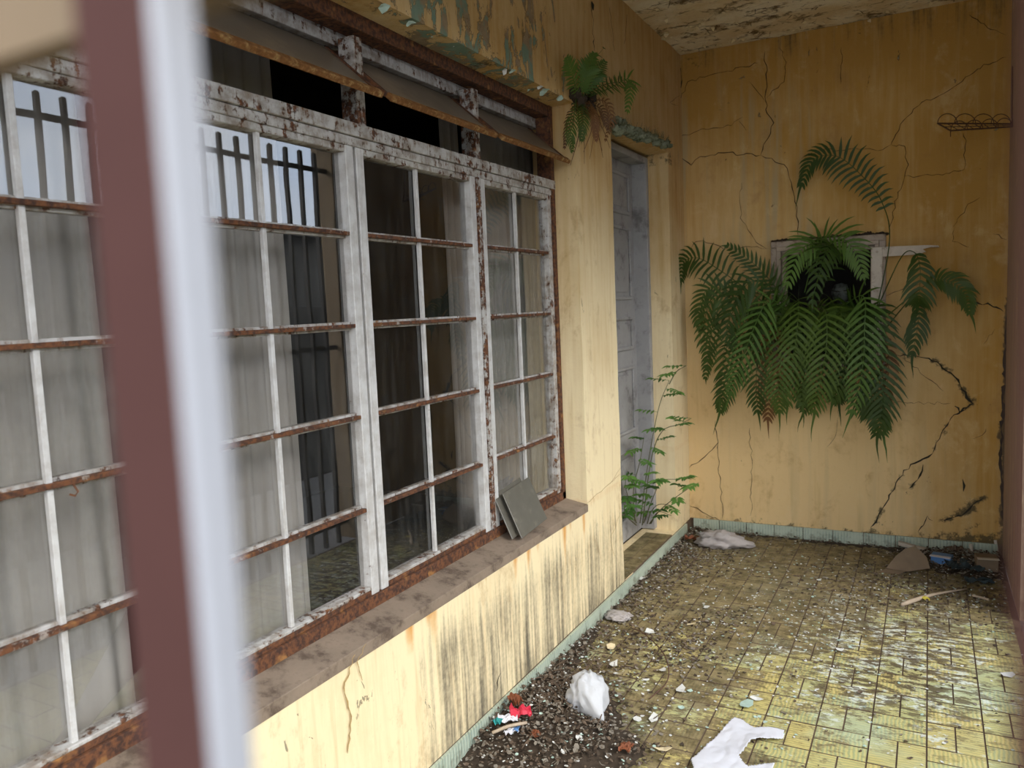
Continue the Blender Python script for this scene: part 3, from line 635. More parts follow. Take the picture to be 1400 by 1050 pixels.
b = MB(); bm = bmesh.new(); bmesh.ops.create_uvsphere(bm, u_segments=20, v_segments=14, radius=1)
for v in bm.verts:
    n = 1+.16*MN.noise(v.co*3); zc = v.co.z
    v.co = q+Vector((v.co.x*.052*n*(1-.2*max(0, -zc)), v.co.y*.045*n, v.co.z*.062*n))
bm.verts.index_update(); b.add([v.co for v in bm.verts], [[v.index for v in f.verts] for f in bm.faces]); bm.free()
hd = b.build('head', M['stone'], h, smooth=True)
MB().tube([q+Vector((.05*math.cos(a), -.012-.03*math.sin(a), .018+.006*math.cos(2*a))) for a in [i*math.pi/8 for i in range(9)]], .004, 5).build('brow_ridge', M['crackd'], hd)
b = MB()
for k in range(5): b.tube([q+Vector((-.03+.01*k, -.02, -.07-.018*k)), q+Vector((.02, -.045, -.06-.016*k)), q+Vector((.05, -.02, -.05-.014*k))], .007, 6)
b.build('body', M['stone'], h, smooth=True)
h.location = (q.x, q.y, q.z-.15)

# ------------------------------------------------------------------ ferns
def frond(pts, n, ln, facing, mat, parent, droop=.35, w_=.0105, rr=.0035, up=.5, start=.1, name='frond', seed=0, tipl=1.0):
    r_ = random.Random(seed); ps = spline(pts, 40); b = MB(); b.tube(ps, [rr*(1-.8*i/40) for i in range(41)], 5)
    fc = Vector(facing).normalized()
    for k in range(n+1):
        t = start+(1-start)*k/n; i = min(39, int(t*40)); p = ps[i].lerp(ps[i+1], t*40-i); T = (ps[i+1]-ps[i]).normalized()
        S = T.cross(fc)
        if S.length < .15: S = T.cross(Vector((0, 0, 1)))
        S.normalize(); N = S.cross(T).normalized()
        prof = min(1., .35+2.6*(t-start))*(1-.72*max(0, (t-.35)/.65)**1.5)
        for sg in (-1, 1):
            l = ln*prof*r_.uniform(.85, 1.12); d = (S*sg+T*(up+.5*t)+N*r_.uniform(-.15, .2)).normalized(); cur = p.copy(); c = []
            for q_ in range(5):
                c.append(cur.copy()); d = (d+Vector((0, 0, -droop))*(.35+.25*q_)*.7+T*.03).normalized(); cur += d*l/4
            V = []; ws = (.55, 1, .95, .6, .06)
            for q_ in range(5):
                tt = (c[min(4, q_+1)]-c[max(0, q_-1)]).normalized(); sd_ = tt.cross(N)
                if sd_.length < .1: sd_ = T
                sd_.normalize(); V += [c[q_]-sd_*w_*ws[q_]*.5+N*.0012, c[q_]+sd_*w_*ws[q_]*.5+N*.0012]
            b.add(V, [(2*q_, 2*q_+1, 2*q_+3, 2*q_+2) for q_ in range(4)])
    if tipl:
        p = ps[-1]; T = (ps[-1]-ps[-2]).normalized(); S = T.cross(fc).normalized(); d = T; cur = p.copy(); V = []
        for q_ in range(6): V += [cur-S*w_*.55*(1-q_/5.2), cur+S*w_*.55*(1-q_/5.2)]; d = (d+Vector((r_.uniform(-.15, .15), 0, -.22))).normalized(); cur += d*ln*.20*tipl
        b.add(V, [(2*q_, 2*q_+1, 2*q_+3, 2*q_+2) for q_ in range(5)])
    o = b.build(name, mat, parent)
    return o
FN = empty('hanging_fern', (-.53, 5.0, 1.2), 'large dark green fern spilling from the small window', 'fern')
fac = (-.1, -1, .15)
def efr(pts, offs, n=24, ln=.13, mat='fern', seed=0, **k):
    ps = [E(p[0], p[1], YE-o) for p, o in zip(pts, offs)]; k.setdefault('w_', .0165); return frond(ps, int(n*.8), ln*1.3, k.pop('facing', fac), M[mat], FN, seed=seed, **k)
# outline fronds
efr([(1195, 440), (1216, 330), (1205, 275), (1178, 240), (1145, 214), (1112, 218), (1097, 250)], [.1, .12, .14, .15, .16, .16, .14], 30, .12, seed=1, up=.25, start=.3, droop=.55)
efr([(1065, 430), (1020, 395), (985, 370), (955, 353), (935, 358), (931, 380)], [.1, .16, .18, .17, .14, .12], 26, .115, seed=2, up=.2, droop=.6, start=.18)
efr([(1082, 425), (1060, 392), (1030, 360), (996, 337)], [.1, .12, .13, .12], 22, .085, seed=3, up=.55, droop=.05, tipl=.6)
efr([(1200, 420), (1232, 352), (1250, 345), (1258, 366), (1257, 400), (1256, 412)], [.08, .14, .2, .25, .26, .22], 14, .15, seed=4, up=.2, droop=.45, start=.45, w_=.019)
efr([(1215, 430), (1262, 392), (1290, 382), (1318, 398), (1326, 425)], [.08, .16, .2, .2, .16], 22, .10, seed=5, up=.3, droop=.55, start=.3)
efr([(1210, 450), (1245, 410), (1256, 425), (1254, 450), (1248, 480)], [.06, .14, .2, .22, .2], 12, .12, seed=6, up=.3, droop=.7, start=.4, w_=.018)
# hanging fronds
hang = [
 ([(1150, 420), (1180, 405), (1182, 450), (1178, 510), (1166, 560)], [.05, .22, .3, .3, .26], 26, .15, 'fernl', .9),
 ([(1160, 430), (1192, 430), (1206, 500), (1207, 555), (1200, 592)], [.05, .2, .26, .27, .24], 26, .15, 'fern', .9),
 ([(1110, 420), (1128, 425), (1130, 470), (1122, 520), (1114, 560)], [.05, .24, .32, .32, .28], 24, .15, 'fern', 1),
 ([(1080, 430), (1052, 410), (1030, 450), (1012, 500), (1000, 535)], [.05, .2, .3, .3, .26], 24, .14, 'fernl', .9),
 ([(1080, 430), (1030, 400), (1000, 430), (990, 480), (985, 545)], [.05, .18, .24, .24, .2], 26, .13, 'fern', .9),
 ([(1090, 420), (1092, 410), (1090, 450), (1084, 500), (1078, 548)], [.05, .2, .3, .3, .26], 24, .14, 'fern', .8),
 ([(1070, 440), (1040, 440), (1035, 490), (1034, 530), (1036, 560)], [.05, .18, .24, .24, .2], 22, .13, 'fern', .8),
 ([(1090, 450), (1062, 450), (1058, 500), (1052, 540), (1050, 570)], [.05, .14, .2, .2, .18], 22, .13, 'fernd', .8),
 ([(1075, 440), (1010, 410), (975, 410), (962, 450), (968, 500)], [.05, .18, .22, .2, .16], 24, .11, 'fern', .6),
 ([(1070, 440), (1000, 400), (968, 395), (955, 425), (958, 450)], [.05, .14, .18, .18, .14], 24, .09, 'fern', .5),
 ([(1140, 430), (1150, 430), (1156, 480), (1150, 520), (1140, 545)], [.05, .16, .22, .22, .2], 22, .13, 'fern', .8),
 ([(1120, 430), (1105, 430), (1098, 480), (1095, 520), (1097, 550)], [.05, .18, .24, .26, .24], 22, .13, 'fern', .9),
 ([(1100, 400), (1120, 330), (1150, 326), (1170, 345), (1180, 375)], [.02, .1, .18, .2, .2], 22, .12, 'fernl', .4),
 ([(1110, 410), (1130, 335), (1110, 330), (1090, 350), (1078, 385)], [.02, .1, .2, .24, .24], 22, .13, 'fernl', .4),
 ([(1120, 410), (1140, 345), (1135, 335), (1122, 360), (1112, 410)], [.02, .1, .2, .26, .28], 22, .13, 'fern', .4),
 ([(1150, 440), (1190, 470), (1200, 520), (1198, 560), (1206, 590)], [.05, .14, .18, .2, .18], 24, .14, 'fernl', 1),
 ([(1060, 450), (1010, 470), (998, 510), (990, 540), (985, 560)], [.05, .12, .16, .16, .14], 22, .11, 'fern', 1.2),
 ([(1120, 450), (1140, 470), (1145, 510), (1143, 530), (1146, 548)], [.04, .1, .14, .14, .12], 20, .12, 'fern', 1),
 ([(1090, 440), (1072, 440), (1068, 490), (1064, 530), (1066, 560)], [.05, .22, .3, .3, .26], 24, .13, 'fern', .9),
 ([(1080, 430), (1045, 385), (1015, 395), (995, 440), (1000, 470)], [.05, .2, .28, .3, .28], 22, .12, 'fern', .5),
 ([(1195, 450), (1212, 470), (1215, 500), (1213, 530), (1216, 548)], [.04, .06, .08, .08, .07], 16, .06, 'fernd', .6),
 ([(1060, 445), (985, 430), (972, 460), (968, 490), (965, 515)], [.05, .12, .16, .15, .12], 20, .08, 'fern', .5),
 ([(1165, 450), (1175, 490), (1185, 530), (1190, 555), (1192, 565)], [.05, .18, .22, .22, .2], 22, .14, 'fern', .7),
 ([(1100, 440), (1110, 470), (1112, 510), (1108, 540), (1100, 560)], [.05, .14, .2, .2, .16], 22, .13, 'fern', .9),
]
for k, (pts, of, n, ln, mt, tl) in enumerate(hang): efr(pts, of, n, ln*1.02, mt, seed=20+k, droop=.32, up=.4, tipl=tl)
r2 = random.Random(5)
for k in range(16):
    x0 = r2.uniform(1050, 1190); x1 = x0+(x0-1120)*.25+r2.uniform(-15, 15); y1 = r2.uniform(470, 530)
    efr([(x0, 440), ((x0+x1)/2, 420), (x1, 450), (x1+r2.uniform(-8, 8), y1)], [.04, .1, .13, .12], 18, .12, 'fern', seed=60+k, droop=.4, up=.4, tipl=.5)
lumps('root_ball', [E(x, y, 4.99) for x, y in ((1080, 440), (1105, 445), (1130, 448), (1155, 450), (1180, 455), (1120, 430), (1160, 435), (1095, 430))], .06, M['litterd'], FN, 3)
# tuft of fern on the pillar head
CF = empty('pillar_fern', (XW, 3.4, 2.40), 'small green and dried fern tuft rooted at the top of the pillar', 'fern')
def lfr(pts, offs, n, ln, mat, seed, **k):
    frond([L(p[0], p[1], XW+o) for p, o in zip(pts, offs)], n, ln, k.pop('facing', (.6, -.8, .1)), M[mat], CF, seed=seed, **k)
for k, (pts, of, n, ln, mt) in enumerate([
  ([(790, 135), (783, 105), (775, 80)], [.02, .05, .06], 14, .075, 'fernl'), ([(795, 132), (802, 100), (812, 75)], [.02, .06, .08], 16, .075, 'fernl'),
  ([(797, 132), (812, 105), (826, 85)], [.02, .08, .1], 14, .07, 'fernl'), ([(800, 132), (820, 118), (850, 112), (868, 118)], [.02, .06, .08, .08], 16, .07, 'fern'),
  ([(805, 132), (835, 120), (858, 108), (862, 125), (858, 150)], [.02, .06, .1, .12, .12], 16, .075, 'fernl'), ([(788, 135), (784, 160), (780, 185), (782, 205)], [.02, .07, .08, .06], 16, .05, 'fern'),
  ([(795, 138), (798, 160), (795, 190)], [.02, .08, .08], 14, .06, 'fern'), ([(805, 138), (812, 160), (815, 190)], [.02, .06, .06], 14, .05, 'fernd'), ([(808, 136), (828, 140), (836, 165), (828, 190)], [.02, .05, .06, .05], 14, .045, 'fernd'),
  ([(790, 138), (778, 165), (772, 200)], [.02, .05, .04], 14, .04, 'fernd'), ([(800, 132), (808, 90), (825, 66)], [.02, .05, .06], 4, .05, 'fern'), ([(803, 140), (822, 150), (830, 175)], [.02, .04, .05], 12, .05, 'fernd')]):
    lfr(pts, of, n, ln, mt, 100+k, droop=.2 if k < 5 else .4, w_=.011 if k < 5 else .008, rr=.003, up=.6, tipl=.4)
for k in range(14):
    a = L(rng.uniform(788, 812), 140, XW+.02); c2 = L(rng.uniform(775, 835), rng.uniform(165, 240), XW+.03)
    MB().tube(spline([a, a.lerp(c2, .5)+Vector((.02, rng.uniform(-.03, .03), 0)), c2], 10), [.0035-.00025*i for i in range(11)], 4).build('root', M['fernd'], CF)
lumps('root_ball', [L(x, y, XW+.012) for x, y in ((785, 128), (797, 135), (808, 135), (800, 150), (790, 140), (806, 148))], .026, M['litterd'], CF, 4)
# mossy ledge over the door
mo = lumps('moss_ledge', [L(840+75*i/25, 174+24*i/25+rng.uniform(-4, 4), XW+.02) for i in range(26)]+[L(x, y, XW+.012) for x, y in ((842, 165), (850, 168), (845, 182), (858, 178))], .024, M['moss'], None, 6, .7)
tag(mo, 'lumpy grey-green moss crust on the ledge above the door', 'moss')
b = MB()
for k in range(70):
    i = rng.random(); p = L(840+75*i, 168+24*i, XW+.02+rng.uniform(0, .03)); b.tube([p, p+Vector((rng.uniform(-.02, .02), rng.uniform(-.02, .02), rng.uniform(.01, .045)))], [.0018, .0006], 4)
o = b.build('moss_sprigs', M['stem'], mo); o['kind'] = 'stuff'
# weed growing from the door step
WD = empty('weed', (-1.50, 4.45, .075), 'leafy green weed growing from the tiled step by the door', 'plant')
def leaf(b, p, d, n, l, w_):
    d = Vector(d).normalized(); s = d.cross(Vector(n)).normalized(); n2 = s.cross(d)
    c = [Vector(p)+d*l*t-Vector((0, 0, .25*l*t*t)) for t in (0, .3, .65, 1)]; ws = (.12, 1, .8, .05)
    V = []
    for q_, p_ in enumerate(c): V += [p_-s*w_*ws[q_]*.5+n2*.003*ws[q_], p_-n2*.001, p_+s*w_*ws[q_]*.5+n2*.003*ws[q_]]
    b.add(V, [(3*q_+j, 3*q_+j+1, 3*q_+j+4, 3*q_+j+3) for q_ in range(3) for j in (0, 1)])
def sprig(pts, Y, leaves, seed, sz=.045):
    r_ = random.Random(seed); ps = spline([E(p[0], p[1], y) for p, y in zip(pts, Y)], 20)
    s = MB().tube(ps, [.0035-.0001*i for i in range(21)], 5).build('stem', M['stem'], WD)
    for t in leaves:
        p = ps[int(t*20)]; a = r_.uniform(0, 6.28)
        # compound leaf: a stalk with leaflets
        d = Vector((math.cos(a), -abs(math.sin(a))*.7-.2, r_.uniform(-.2, .35))).normalized(); q_ = [p+d*(.09*i/4) for i in range(5)]
        b = MB(); b.tube(q_, .001, 4)
        for i in range(1, 5):
            for sg in (-1, 1):
                dd = (d*.5+d.cross(Vector((0, 0, 1))).normalized()*sg+Vector((0, 0, r_.uniform(-.2, .2)))).normalized(); leaf(b, q_[i], dd, (0, -.4, 1), sz*r_.uniform(.7, 1.15), sz*.42)
        leaf(b, q_[4], d, (0, -.4, 1), sz*1.1, sz*.45); b.build('leaf', M['weed'], s)
sprig([(875, 715), (885, 640), (900, 560), (915, 520)], [4.55, 4.5, 4.45, 4.4], [.3, .45, .55, .65, .8, .9, 1], 1)
sprig([(878, 718), (890, 630), (905, 590), (930, 580), (945, 572)], [4.55, 4.5, 4.4, 4.35, 4.3], [.4, .55, .7, .85, 1], 2)
sprig([(868, 712), (866, 670), (875, 630), (880, 600)], [4.5, 4.45, 4.4, 4.4], [.25, .5, .7, .85, 1], 3)
sprig([(870, 715), (862, 690), (855, 665), (857, 650)], [4.5, 4.4, 4.3, 4.3], [.3, .5, .7, .9, 1], 4, .05)
sprig([(880, 715), (893, 680), (905, 658), (925, 655)], [4.55, 4.45, 4.35, 4.3], [.35, .5, .65, .8, 1], 5, .055)
sprig([(888, 716), (905, 695), (935, 672), (955, 660)], [4.6, 4.5, 4.4, 4.4], [.3, .55, .8, 1], 6, .05)
sprig([(915, 525), (925, 508), (938, 500)], [4.4, 4.38, 4.36], [.5, 1], 7)
sprig([(870, 718), (856, 705), (853, 690)], [4.5, 4.3, 4.2], [.4, .8, 1], 8, .05)
sprig([(885, 716), (890, 700), (900, 690), (915, 690)], [4.58, 4.52, 4.45, 4.42], [.3, .6, .9], 9, .045)
sprig([(890, 716), (900, 700), (918, 705)], [4.6, 4.55, 4.5], [.5, .9], 10, .04)

# ------------------------------------------------------------------ wire plant rack on the right wall
WR = empty('wire_rack', (.365, 4.86, 2.33), 'rusty scrolled wire plant rack fixed high beside the right wall', 'rack')
A_, B_, C_, D_ = Vector((.03, 4.78, 2.362)), Vector((.088, 4.68, 2.30)), Vector((.367, 4.86, 2.312)), Vector((.367, 4.95, 2.342))
b = MB(); b.tube([A_, B_, C_, D_, A_], .0042, 6); 
for k in range(1, 8): b.tube([A_.lerp(D_, k/8), B_.lerp(C_, k/8)], .0018, 4)
b.tube([A_.lerp(B_, .5), D_.lerp(C_, .5)], .0022, 5); b.build('tray', M['wire'], WR)
for (e0, e1) in ((A_, D_), (B_, C_)):
    for k in range(4):
        p0, p1 = e0.lerp(e1, k/4-.02*(k > 0)), e0.lerp(e1, (k+1)/4+.02*(k < 3)); hgt = .045 if e0 is B_ else .05
        MB().tube([p0.lerp(p1, .5-.5*math.cos(math.pi*i/10))+Vector((0, 0, hgt*math.sin(math.pi*i/10))) for i in range(11)], .0022, 5).build('scroll', M['wire'], WR)
MB().tube([B_, B_+Vector((0, 0, -.03))], .002, 5).build('foot', M['wire'], WR)
MB().tube([C_, Vector((.366, 4.88, 2.36)), Vector((.366, 4.9, 2.62))], .003, 6).build('bracket', M['wire'], WR)

# ------------------------------------------------------------------ leaning glass squares on the sill
TL, TR, BR, BL = L(686, 675.7, -1.487), L(731.5, 652, -1.487), L(747, 709.5, -1.40), L(712.5, 736.8, -1.40)
def sheet(dx, dy, nm, lab):
    off = Vector((dx, dy, 0)); u = (BR-BL); v = (TL-BL); n = u.cross(v).normalized()
    b = MB(); b.slab(BL+off, u, v, n*.005); o = b.build('glass_sheet', M['sheet']); bevel(o, .001)
    md = min((vv.co.z for vv in o.data.vertices)); 
    for vv in o.data.vertices: vv.co.z += .0
    return tag(o, lab, 'glass', 'loose glass squares on the window sill')
sheet(0, 0, '', 'front dusty glass square leaning on the window sill'); sheet(-.03, -.022, '', 'rear dusty glass square leaning behind the other on the sill')

# ------------------------------------------------------------------ rubbish on the floor
def heap(x, y):
    d = x-XW
    hh = .055*math.exp(-((x+1.20)/.17)**2-((y-2.42)/.30)**2)+.03*math.exp(-((x+1.0)/.16)**2-((y-2.36)/.12)**2)
    hh += .03*math.exp(-(d/.08)**2)*ss(2.0, 2.3, y)*ss(3.6, 2.9, y)+.012*math.exp(-(d/.09)**2)*ss(3.3, 3.6, y)
    hh += .045*math.exp(-((x-.2)/.25)**2-((y-4.85)/.18)**2)+.012*math.exp(-((YE-y)/.12)**2)
    return hh
def dens(x, y):
    d = x-XW; v = heap(x, y)/.03
    v += .5*math.exp(-(d/.2)**2)*ss(2., 2.4, y)+.45*math.exp(-((x+1.0)/.22)**2-((y-3.25)/.3)**2)+.35*math.exp(-((x+.8)/.12)**2-((y-3.62)/.1)**2)
    v += .35*math.exp(-((x+.0)/.55)**2-((y-4.35)/.33)**2)+.3*math.exp(-((x+1.2)/.25)**2-((y-4.5)/.4)**2)
    return min(1.2, v)+.012
b = MB(); nx, ny = 88, 150
for j in range(ny+1):
    for i in range(nx+1):
        x = XW+.012+(1.745)*i/nx; y = 1.9+(YE-.012-1.9)*j/ny
        b.v.append((x, y, heap(x, y)*(.9+.5*nz3(x*25, y*25, 0)+.35*nz3(x*60, y*60, 4))-.009))
for j in range(ny):
    for i in range(nx):
        q_ = [j*(nx+1)+i, j*(nx+1)+i+1, (j+1)*(nx+1)+i+1, (j+1)*(nx+1)+i]
        if max(b.v[k][2] for k in q_) > -.001: b.f.append(q_); b.mi.append(0)
o = b.build('soil_drift', M['litterd'], smooth=True); tag(o, 'dark soil drifted against the skirting under the window and in the corners', 'soil', kind='stuff')
def scatter(n, size, mats, dfun, zs=1.0, seed=1, curl=.5, tilt=.8):
    r_ = random.Random(seed); b = MB(); k = 0
    while k < n:
        x, y = r_.uniform(XW+.02, .35), r_.uniform(2.0, YE-.03); d = dfun(x, y)
        if r_.random() > d: continue
        s = size*r_.uniform(.4, 1.4); tl = tilt*min(1, .25+d)
        flake(b, (x, y, heap(x, y)*zs*r_.uniform(.85, 1.25)+.003+s*.25*tl*r_.random()), (r_.gauss(0, tl*.6), r_.gauss(0, tl*.6), 1), s, curl*r_.uniform(-.5, 1), r_.randrange(len(mats))); k += 1
    return b
o = scatter(8500, .0082, [M['litter'], M['litterg'], M['litterd']], dens, seed=2).build('leaf_litter', [M['litter'], M['litterg'], M['litterd']]); tag(o, 'grey and brown leaf litter and grit strewn over the floor', 'litter', kind='stuff')
def dchip(x, y):
    return .7*dens(x, y)*.6+.2*math.exp(-((x+.55)/.5)**2-((y-3.6)/.7)**2)+.12*math.exp(-((x+.9)/.35)**2-((y-2.7)/.4)**2)+.02
o = scatter(1700, .0062, [M['chip'], M['chip'], M['chipg']], dchip, seed=3, curl=.3, tilt=.5).build('paint_chips', [M['chip'], M['chip'], M['chipg']]); tag(o, 'small white and green paint chips sprinkled over the tiles', 'paint chips', kind='stuff')
# larger pieces of fallen paint and plaster, one by one
big = [(836, 887, .035, 'chipy', 'cream plaster piece lying beside the skirting, nearest the pillar'), (839, 911, .03, 'chip', 'white paint piece just in front of the cream plaster one'), (945, 855, .03, 'chipy', 'cream flake on the litter patch at mid floor'), (930, 945, .042, 'chip', 'largest white paint flake in the middle of the near tiles'),
       (943, 947, .02, 'chipg', 'pale green flake touching the large white one'), (905, 918, .02, 'chip', 'slim white flake lying alone on clean near tiles'), (883, 932, .016, 'chip', 'tiny oblong white flake left of the curved twig end'), (932, 970, .018, 'chipg', 'green flake just behind the white paper'), (895, 985, .032, 'chip', 'white flake at the edge of the litter heap'), (872, 987, .024, 'chip', 'white flake between plastic bag and the litter edge'), (907, 1028, .03, 'chipy', 'cream curled flake between litter heap and white paper'), (1020, 965, .034, 'chipg', 'bluish green flake behind the white paper'), (1035, 958, .026, 'chip', 'white flake beyond the white paper'), (888, 866, .024, 'chip', 'white flake near the curved twig top'), (875, 795, .03, 'chip', 'white flake by the door step edge'), (965, 832, .022, 'chip', 'white flake on dark litter near the middle'), (1148, 890, .02, 'chip', 'bright white flake among chalky tiles'), (1378, 925, .03, 'chip', 'white flake at the right edge on clean tiles'), (770, 1042, .014, 'chip', 'white crumb in the near litter heap'), (792, 1028, .02, 'chip', 'white lump in the litter below the bag')]
for px, py, s, mt, lab in big:
    p = G(px, py); b = MB(); flake(b, (p.x, p.y, heap(p.x, p.y)+.007), (rng.uniform(-.2, .2), rng.uniform(-.2, .2), 1), s, .25); o = b.build('plaster_flake', M[mt]); tag(o, lab, 'flake', 'larger fallen flakes')
b = MB().tube(spline([G(862, 858, .006), G(880, 866, .02), (G(905, 890, .02)), G(914, 915, .02), G(910, 935, .015), G(888, 955, .006)], 30), .0026, 5); tag(b.build('twig', M['wire'], smooth=True), 'thin curved dark twig lying on the near tiles', 'twig')
# white paper
def polysheet(name, poly, mat, res, zf, lab, cat, thick=.0012):
    xs = [p[0] for p in poly]; ys = [p[1] for p in poly]; x0, y0 = min(xs), min(ys); nx, ny = int((max(xs)-x0)/res)+2, int((max(ys)-y0)/res)+2
    def inside(x, y):
        c = False; j = len(poly)-1
        for i in range(len(poly)):
            if (poly[i][1] > y) != (poly[j][1] > y) and x < (poly[j][0]-poly[i][0])*(y-poly[i][1])/(poly[j][1]-poly[i][1])+poly[i][0]: c = not c
            j = i
        return c
    idx = {}; b = MB()
    def vid(i, j):
        if (i, j) not in idx: x, y = x0+i*res, y0+j*res; idx[(i, j)] = len(b.v); b.v.append((x, y, zf(x, y)))
        return idx[(i, j)]
    for j in range(ny):
        for i in range(nx):
            if inside(x0+(i+.5)*res, y0+(j+.5)*res): b.f.append((vid(i, j), vid(i+1, j), vid(i+1, j+1), vid(i, j+1))); b.mi.append(0)
    o = b.build(name, mat, smooth=True); md = o.modifiers.new('thickness', 'SOLIDIFY'); md.thickness = thick; md.offset = 0
    return tag(o, lab, cat)
pp = [G(*p, .004)[:2] for p in ((945, 1043), (1003, 985), (1012, 986), (1030, 998), (1050, 998), (1073, 1003), (1070, 1013), (1038, 1014), (1027, 1018), (1016, 1032), (1010, 1038), (1016, 1046), (1022, 1051), (1060, 1048), (1056, 1062), (1000, 1075), (950, 1060))]
polysheet('paper_sheet', pp, M['paper'], .0045, lambda x, y: .008+.011*(.5+nz3(x*9, y*9, 2))+.005*abs(nz3(x*22, y*14, 5))+.002*nz3(x*40, y*40, 1), 'torn white paper sheet lying on the near tiles', 'paper')
# plastic bags
def bag(name, c, r, mat, lab, seed, pinch=None, cr=.08):
    bm = bmesh.new(); bmesh.ops.create_icosphere(bm, subdivisions=4, radius=1); c = Vector(c)
    for v in bm.verts:
        d = v.co.copy(); e_ = Vector((d.x*2.6, d.y*2.6, d.z*.9)); f = 1+.22*(1-2.4*abs(MN.noise(e_+Vector((seed, 0, 0)))))+cr*(1-2.4*abs(MN.noise(e_*2+Vector((0, seed, 0)))))-.18+.16*MN.noise(d*1.2+Vector((3, seed, 1)))
        f += .02*(1-2*abs(MN.noise(d*9+Vector((seed, seed, 0)))))
        q_ = Vector((d.x*r[0], d.y*r[1], d.z*r[2]))*f
        if pinch is not None:
            k = max(0, d.dot(Vector(pinch).normalized())); q_ = q_*(1-.25*k)+Vector(pinch)*(k**6)
        if q_.z < -r[2]*.75: q_.z = -r[2]*.75
        v.co = c+q_
    bm.verts.index_update(); b = MB(); b.add([v.co for v in bm.verts], [[v.index for v in f.verts] for f in bm.faces]); bm.free()
    return tag(b.build(name, mat, smooth=True), lab, 'bag')
p = G(802, 985); bag('plastic_bag', (p.x-.005, p.y+.035, .075), (.076, .075, .092), M['bag'], 'crumpled white plastic bag on the litter heap under the window', 1.3, (.045, -.045, -.02))
p = G(990, 752); bag('plastic_bag', (p.x-.03, p.y+.07, .035), (.14, .08, .055), M['bagd'], 'dirty translucent plastic bag in the far corner by the door step', 4.1, (.08, .01, -.01), .3)
p = G(845, 846); bag('plastic_scrap', (p.x, p.y, .016), (.06, .05, .014), M['bagd'], 'flattened clear plastic scrap against the skirting', 7.7, None, .3)
# wrappers in the heap
def crumple(name, c, sz, mat, lab, cat, seed, rot=0):
    b = MB(); n = 9; c = Vector(c)
    for j in range(n+1):
        for i in range(n+1):
            u, v = (i/n-.5)*sz[0], (j/n-.5)*sz[1]; zz = sz[2]*(.6*nz3(i*.45+seed, j*.45, seed)+.5*abs(nz3(i*.9, j*.9+seed, 1)))
            b.v.append(c+Vector((u*math.cos(rot)-v*math.sin(rot), u*math.sin(rot)+v*math.cos(rot), zz)))
    b.f = [(j*(n+1)+i, j*(n+1)+i+1, (j+1)*(n+1)+i+1, (j+1)*(n+1)+i) for j in range(n) for i in range(n)]; b.mi = [0]*len(b.f)
    o = b.build(name, mat); md = o.modifiers.new('thickness', 'SOLIDIFY'); md.thickness = .0015; return tag(o, lab, cat)
hp = lambda px, py, dz=.05: (lambda q_: Vector((max(q_.x, XW+.05), q_.y, dz)))(G(px, py, dz))
crumple('wrapper', hp(712, 975, .075), (.075, .05, .06), M['red'], 'crumpled red wrapper in the heap against the skirting', 'wrapper', 1.1, .6)
crumple('wrapper', hp(704, 958, .085), (.04, .05, .05), M['orange'], 'brownish red curled wrapper at the top of the rubbish heap', 'wrapper', 2.3, 1.2)
crumple('packet', hp(694, 983, .07), (.07, .045, .02), M['paper'], 'white crumpled packet beside the red wrapper', 'packet', 3.2, .5)
crumple('packet', hp(699, 1000, .055), (.05, .025, .02), M['paper'], 'small white packet end below the stick', 'packet', 3.9, .9)
crumple('wrapper', hp(706, 996, .06), (.02, .035, .02), M['blue'], 'blue scrap of wrapper tucked under the white packet', 'wrapper', 5.2, .2)
crumple('wrapper', hp(681, 987, .07), (.03, .03, .03), M['teal'], 'teal scrap of wrapper against the skirting', 'wrapper', 6.2, .2)
o = MB().tube(spline([hp(673, 1002, .07), hp(695, 993, .082), hp(720, 988, .075)], 8), [.006]*9, 6).build('stick', M['stick'], smooth=True); tag(o, 'pale stick lying across the rubbish heap', 'stick')
for k, (px, py, s, lab) in enumerate([(856, 1022, .04, 'rust red dead leaf on the litter left of the paper'), (733, 1004, .03, 'orange brown dead leaf below the red wrapper'), (765, 985, .035, 'curled brown leaf beside the white bag'), (745, 955, .03, 'dark red leaf standing in the heap')]):
    crumple('dead_leaf', hp(px, py, .05 if k else .03), (s, s*1.2, .03), M['orange'] if k < 2 else M['litter'], lab, 'leaf', 8+k, k)
r_ = random.Random(9); tw = MB()
for k in range(130):
    x, y = r_.gauss(-1.22, .1), r_.gauss(2.62, .16)
    if x < XW+.03: continue
    a = r_.uniform(0, 6.28); l = r_.uniform(.02, .07); z = heap(x, y)+.006; tw.tube([(x, y, z), (x+l*math.cos(a), y+l*math.sin(a), z+r_.uniform(0, .03))], .0018, 4)
tag(tw.build('twig_litter', M['litter']), 'tangle of fine dead twigs behind the white bag', 'twigs', kind='stuff')
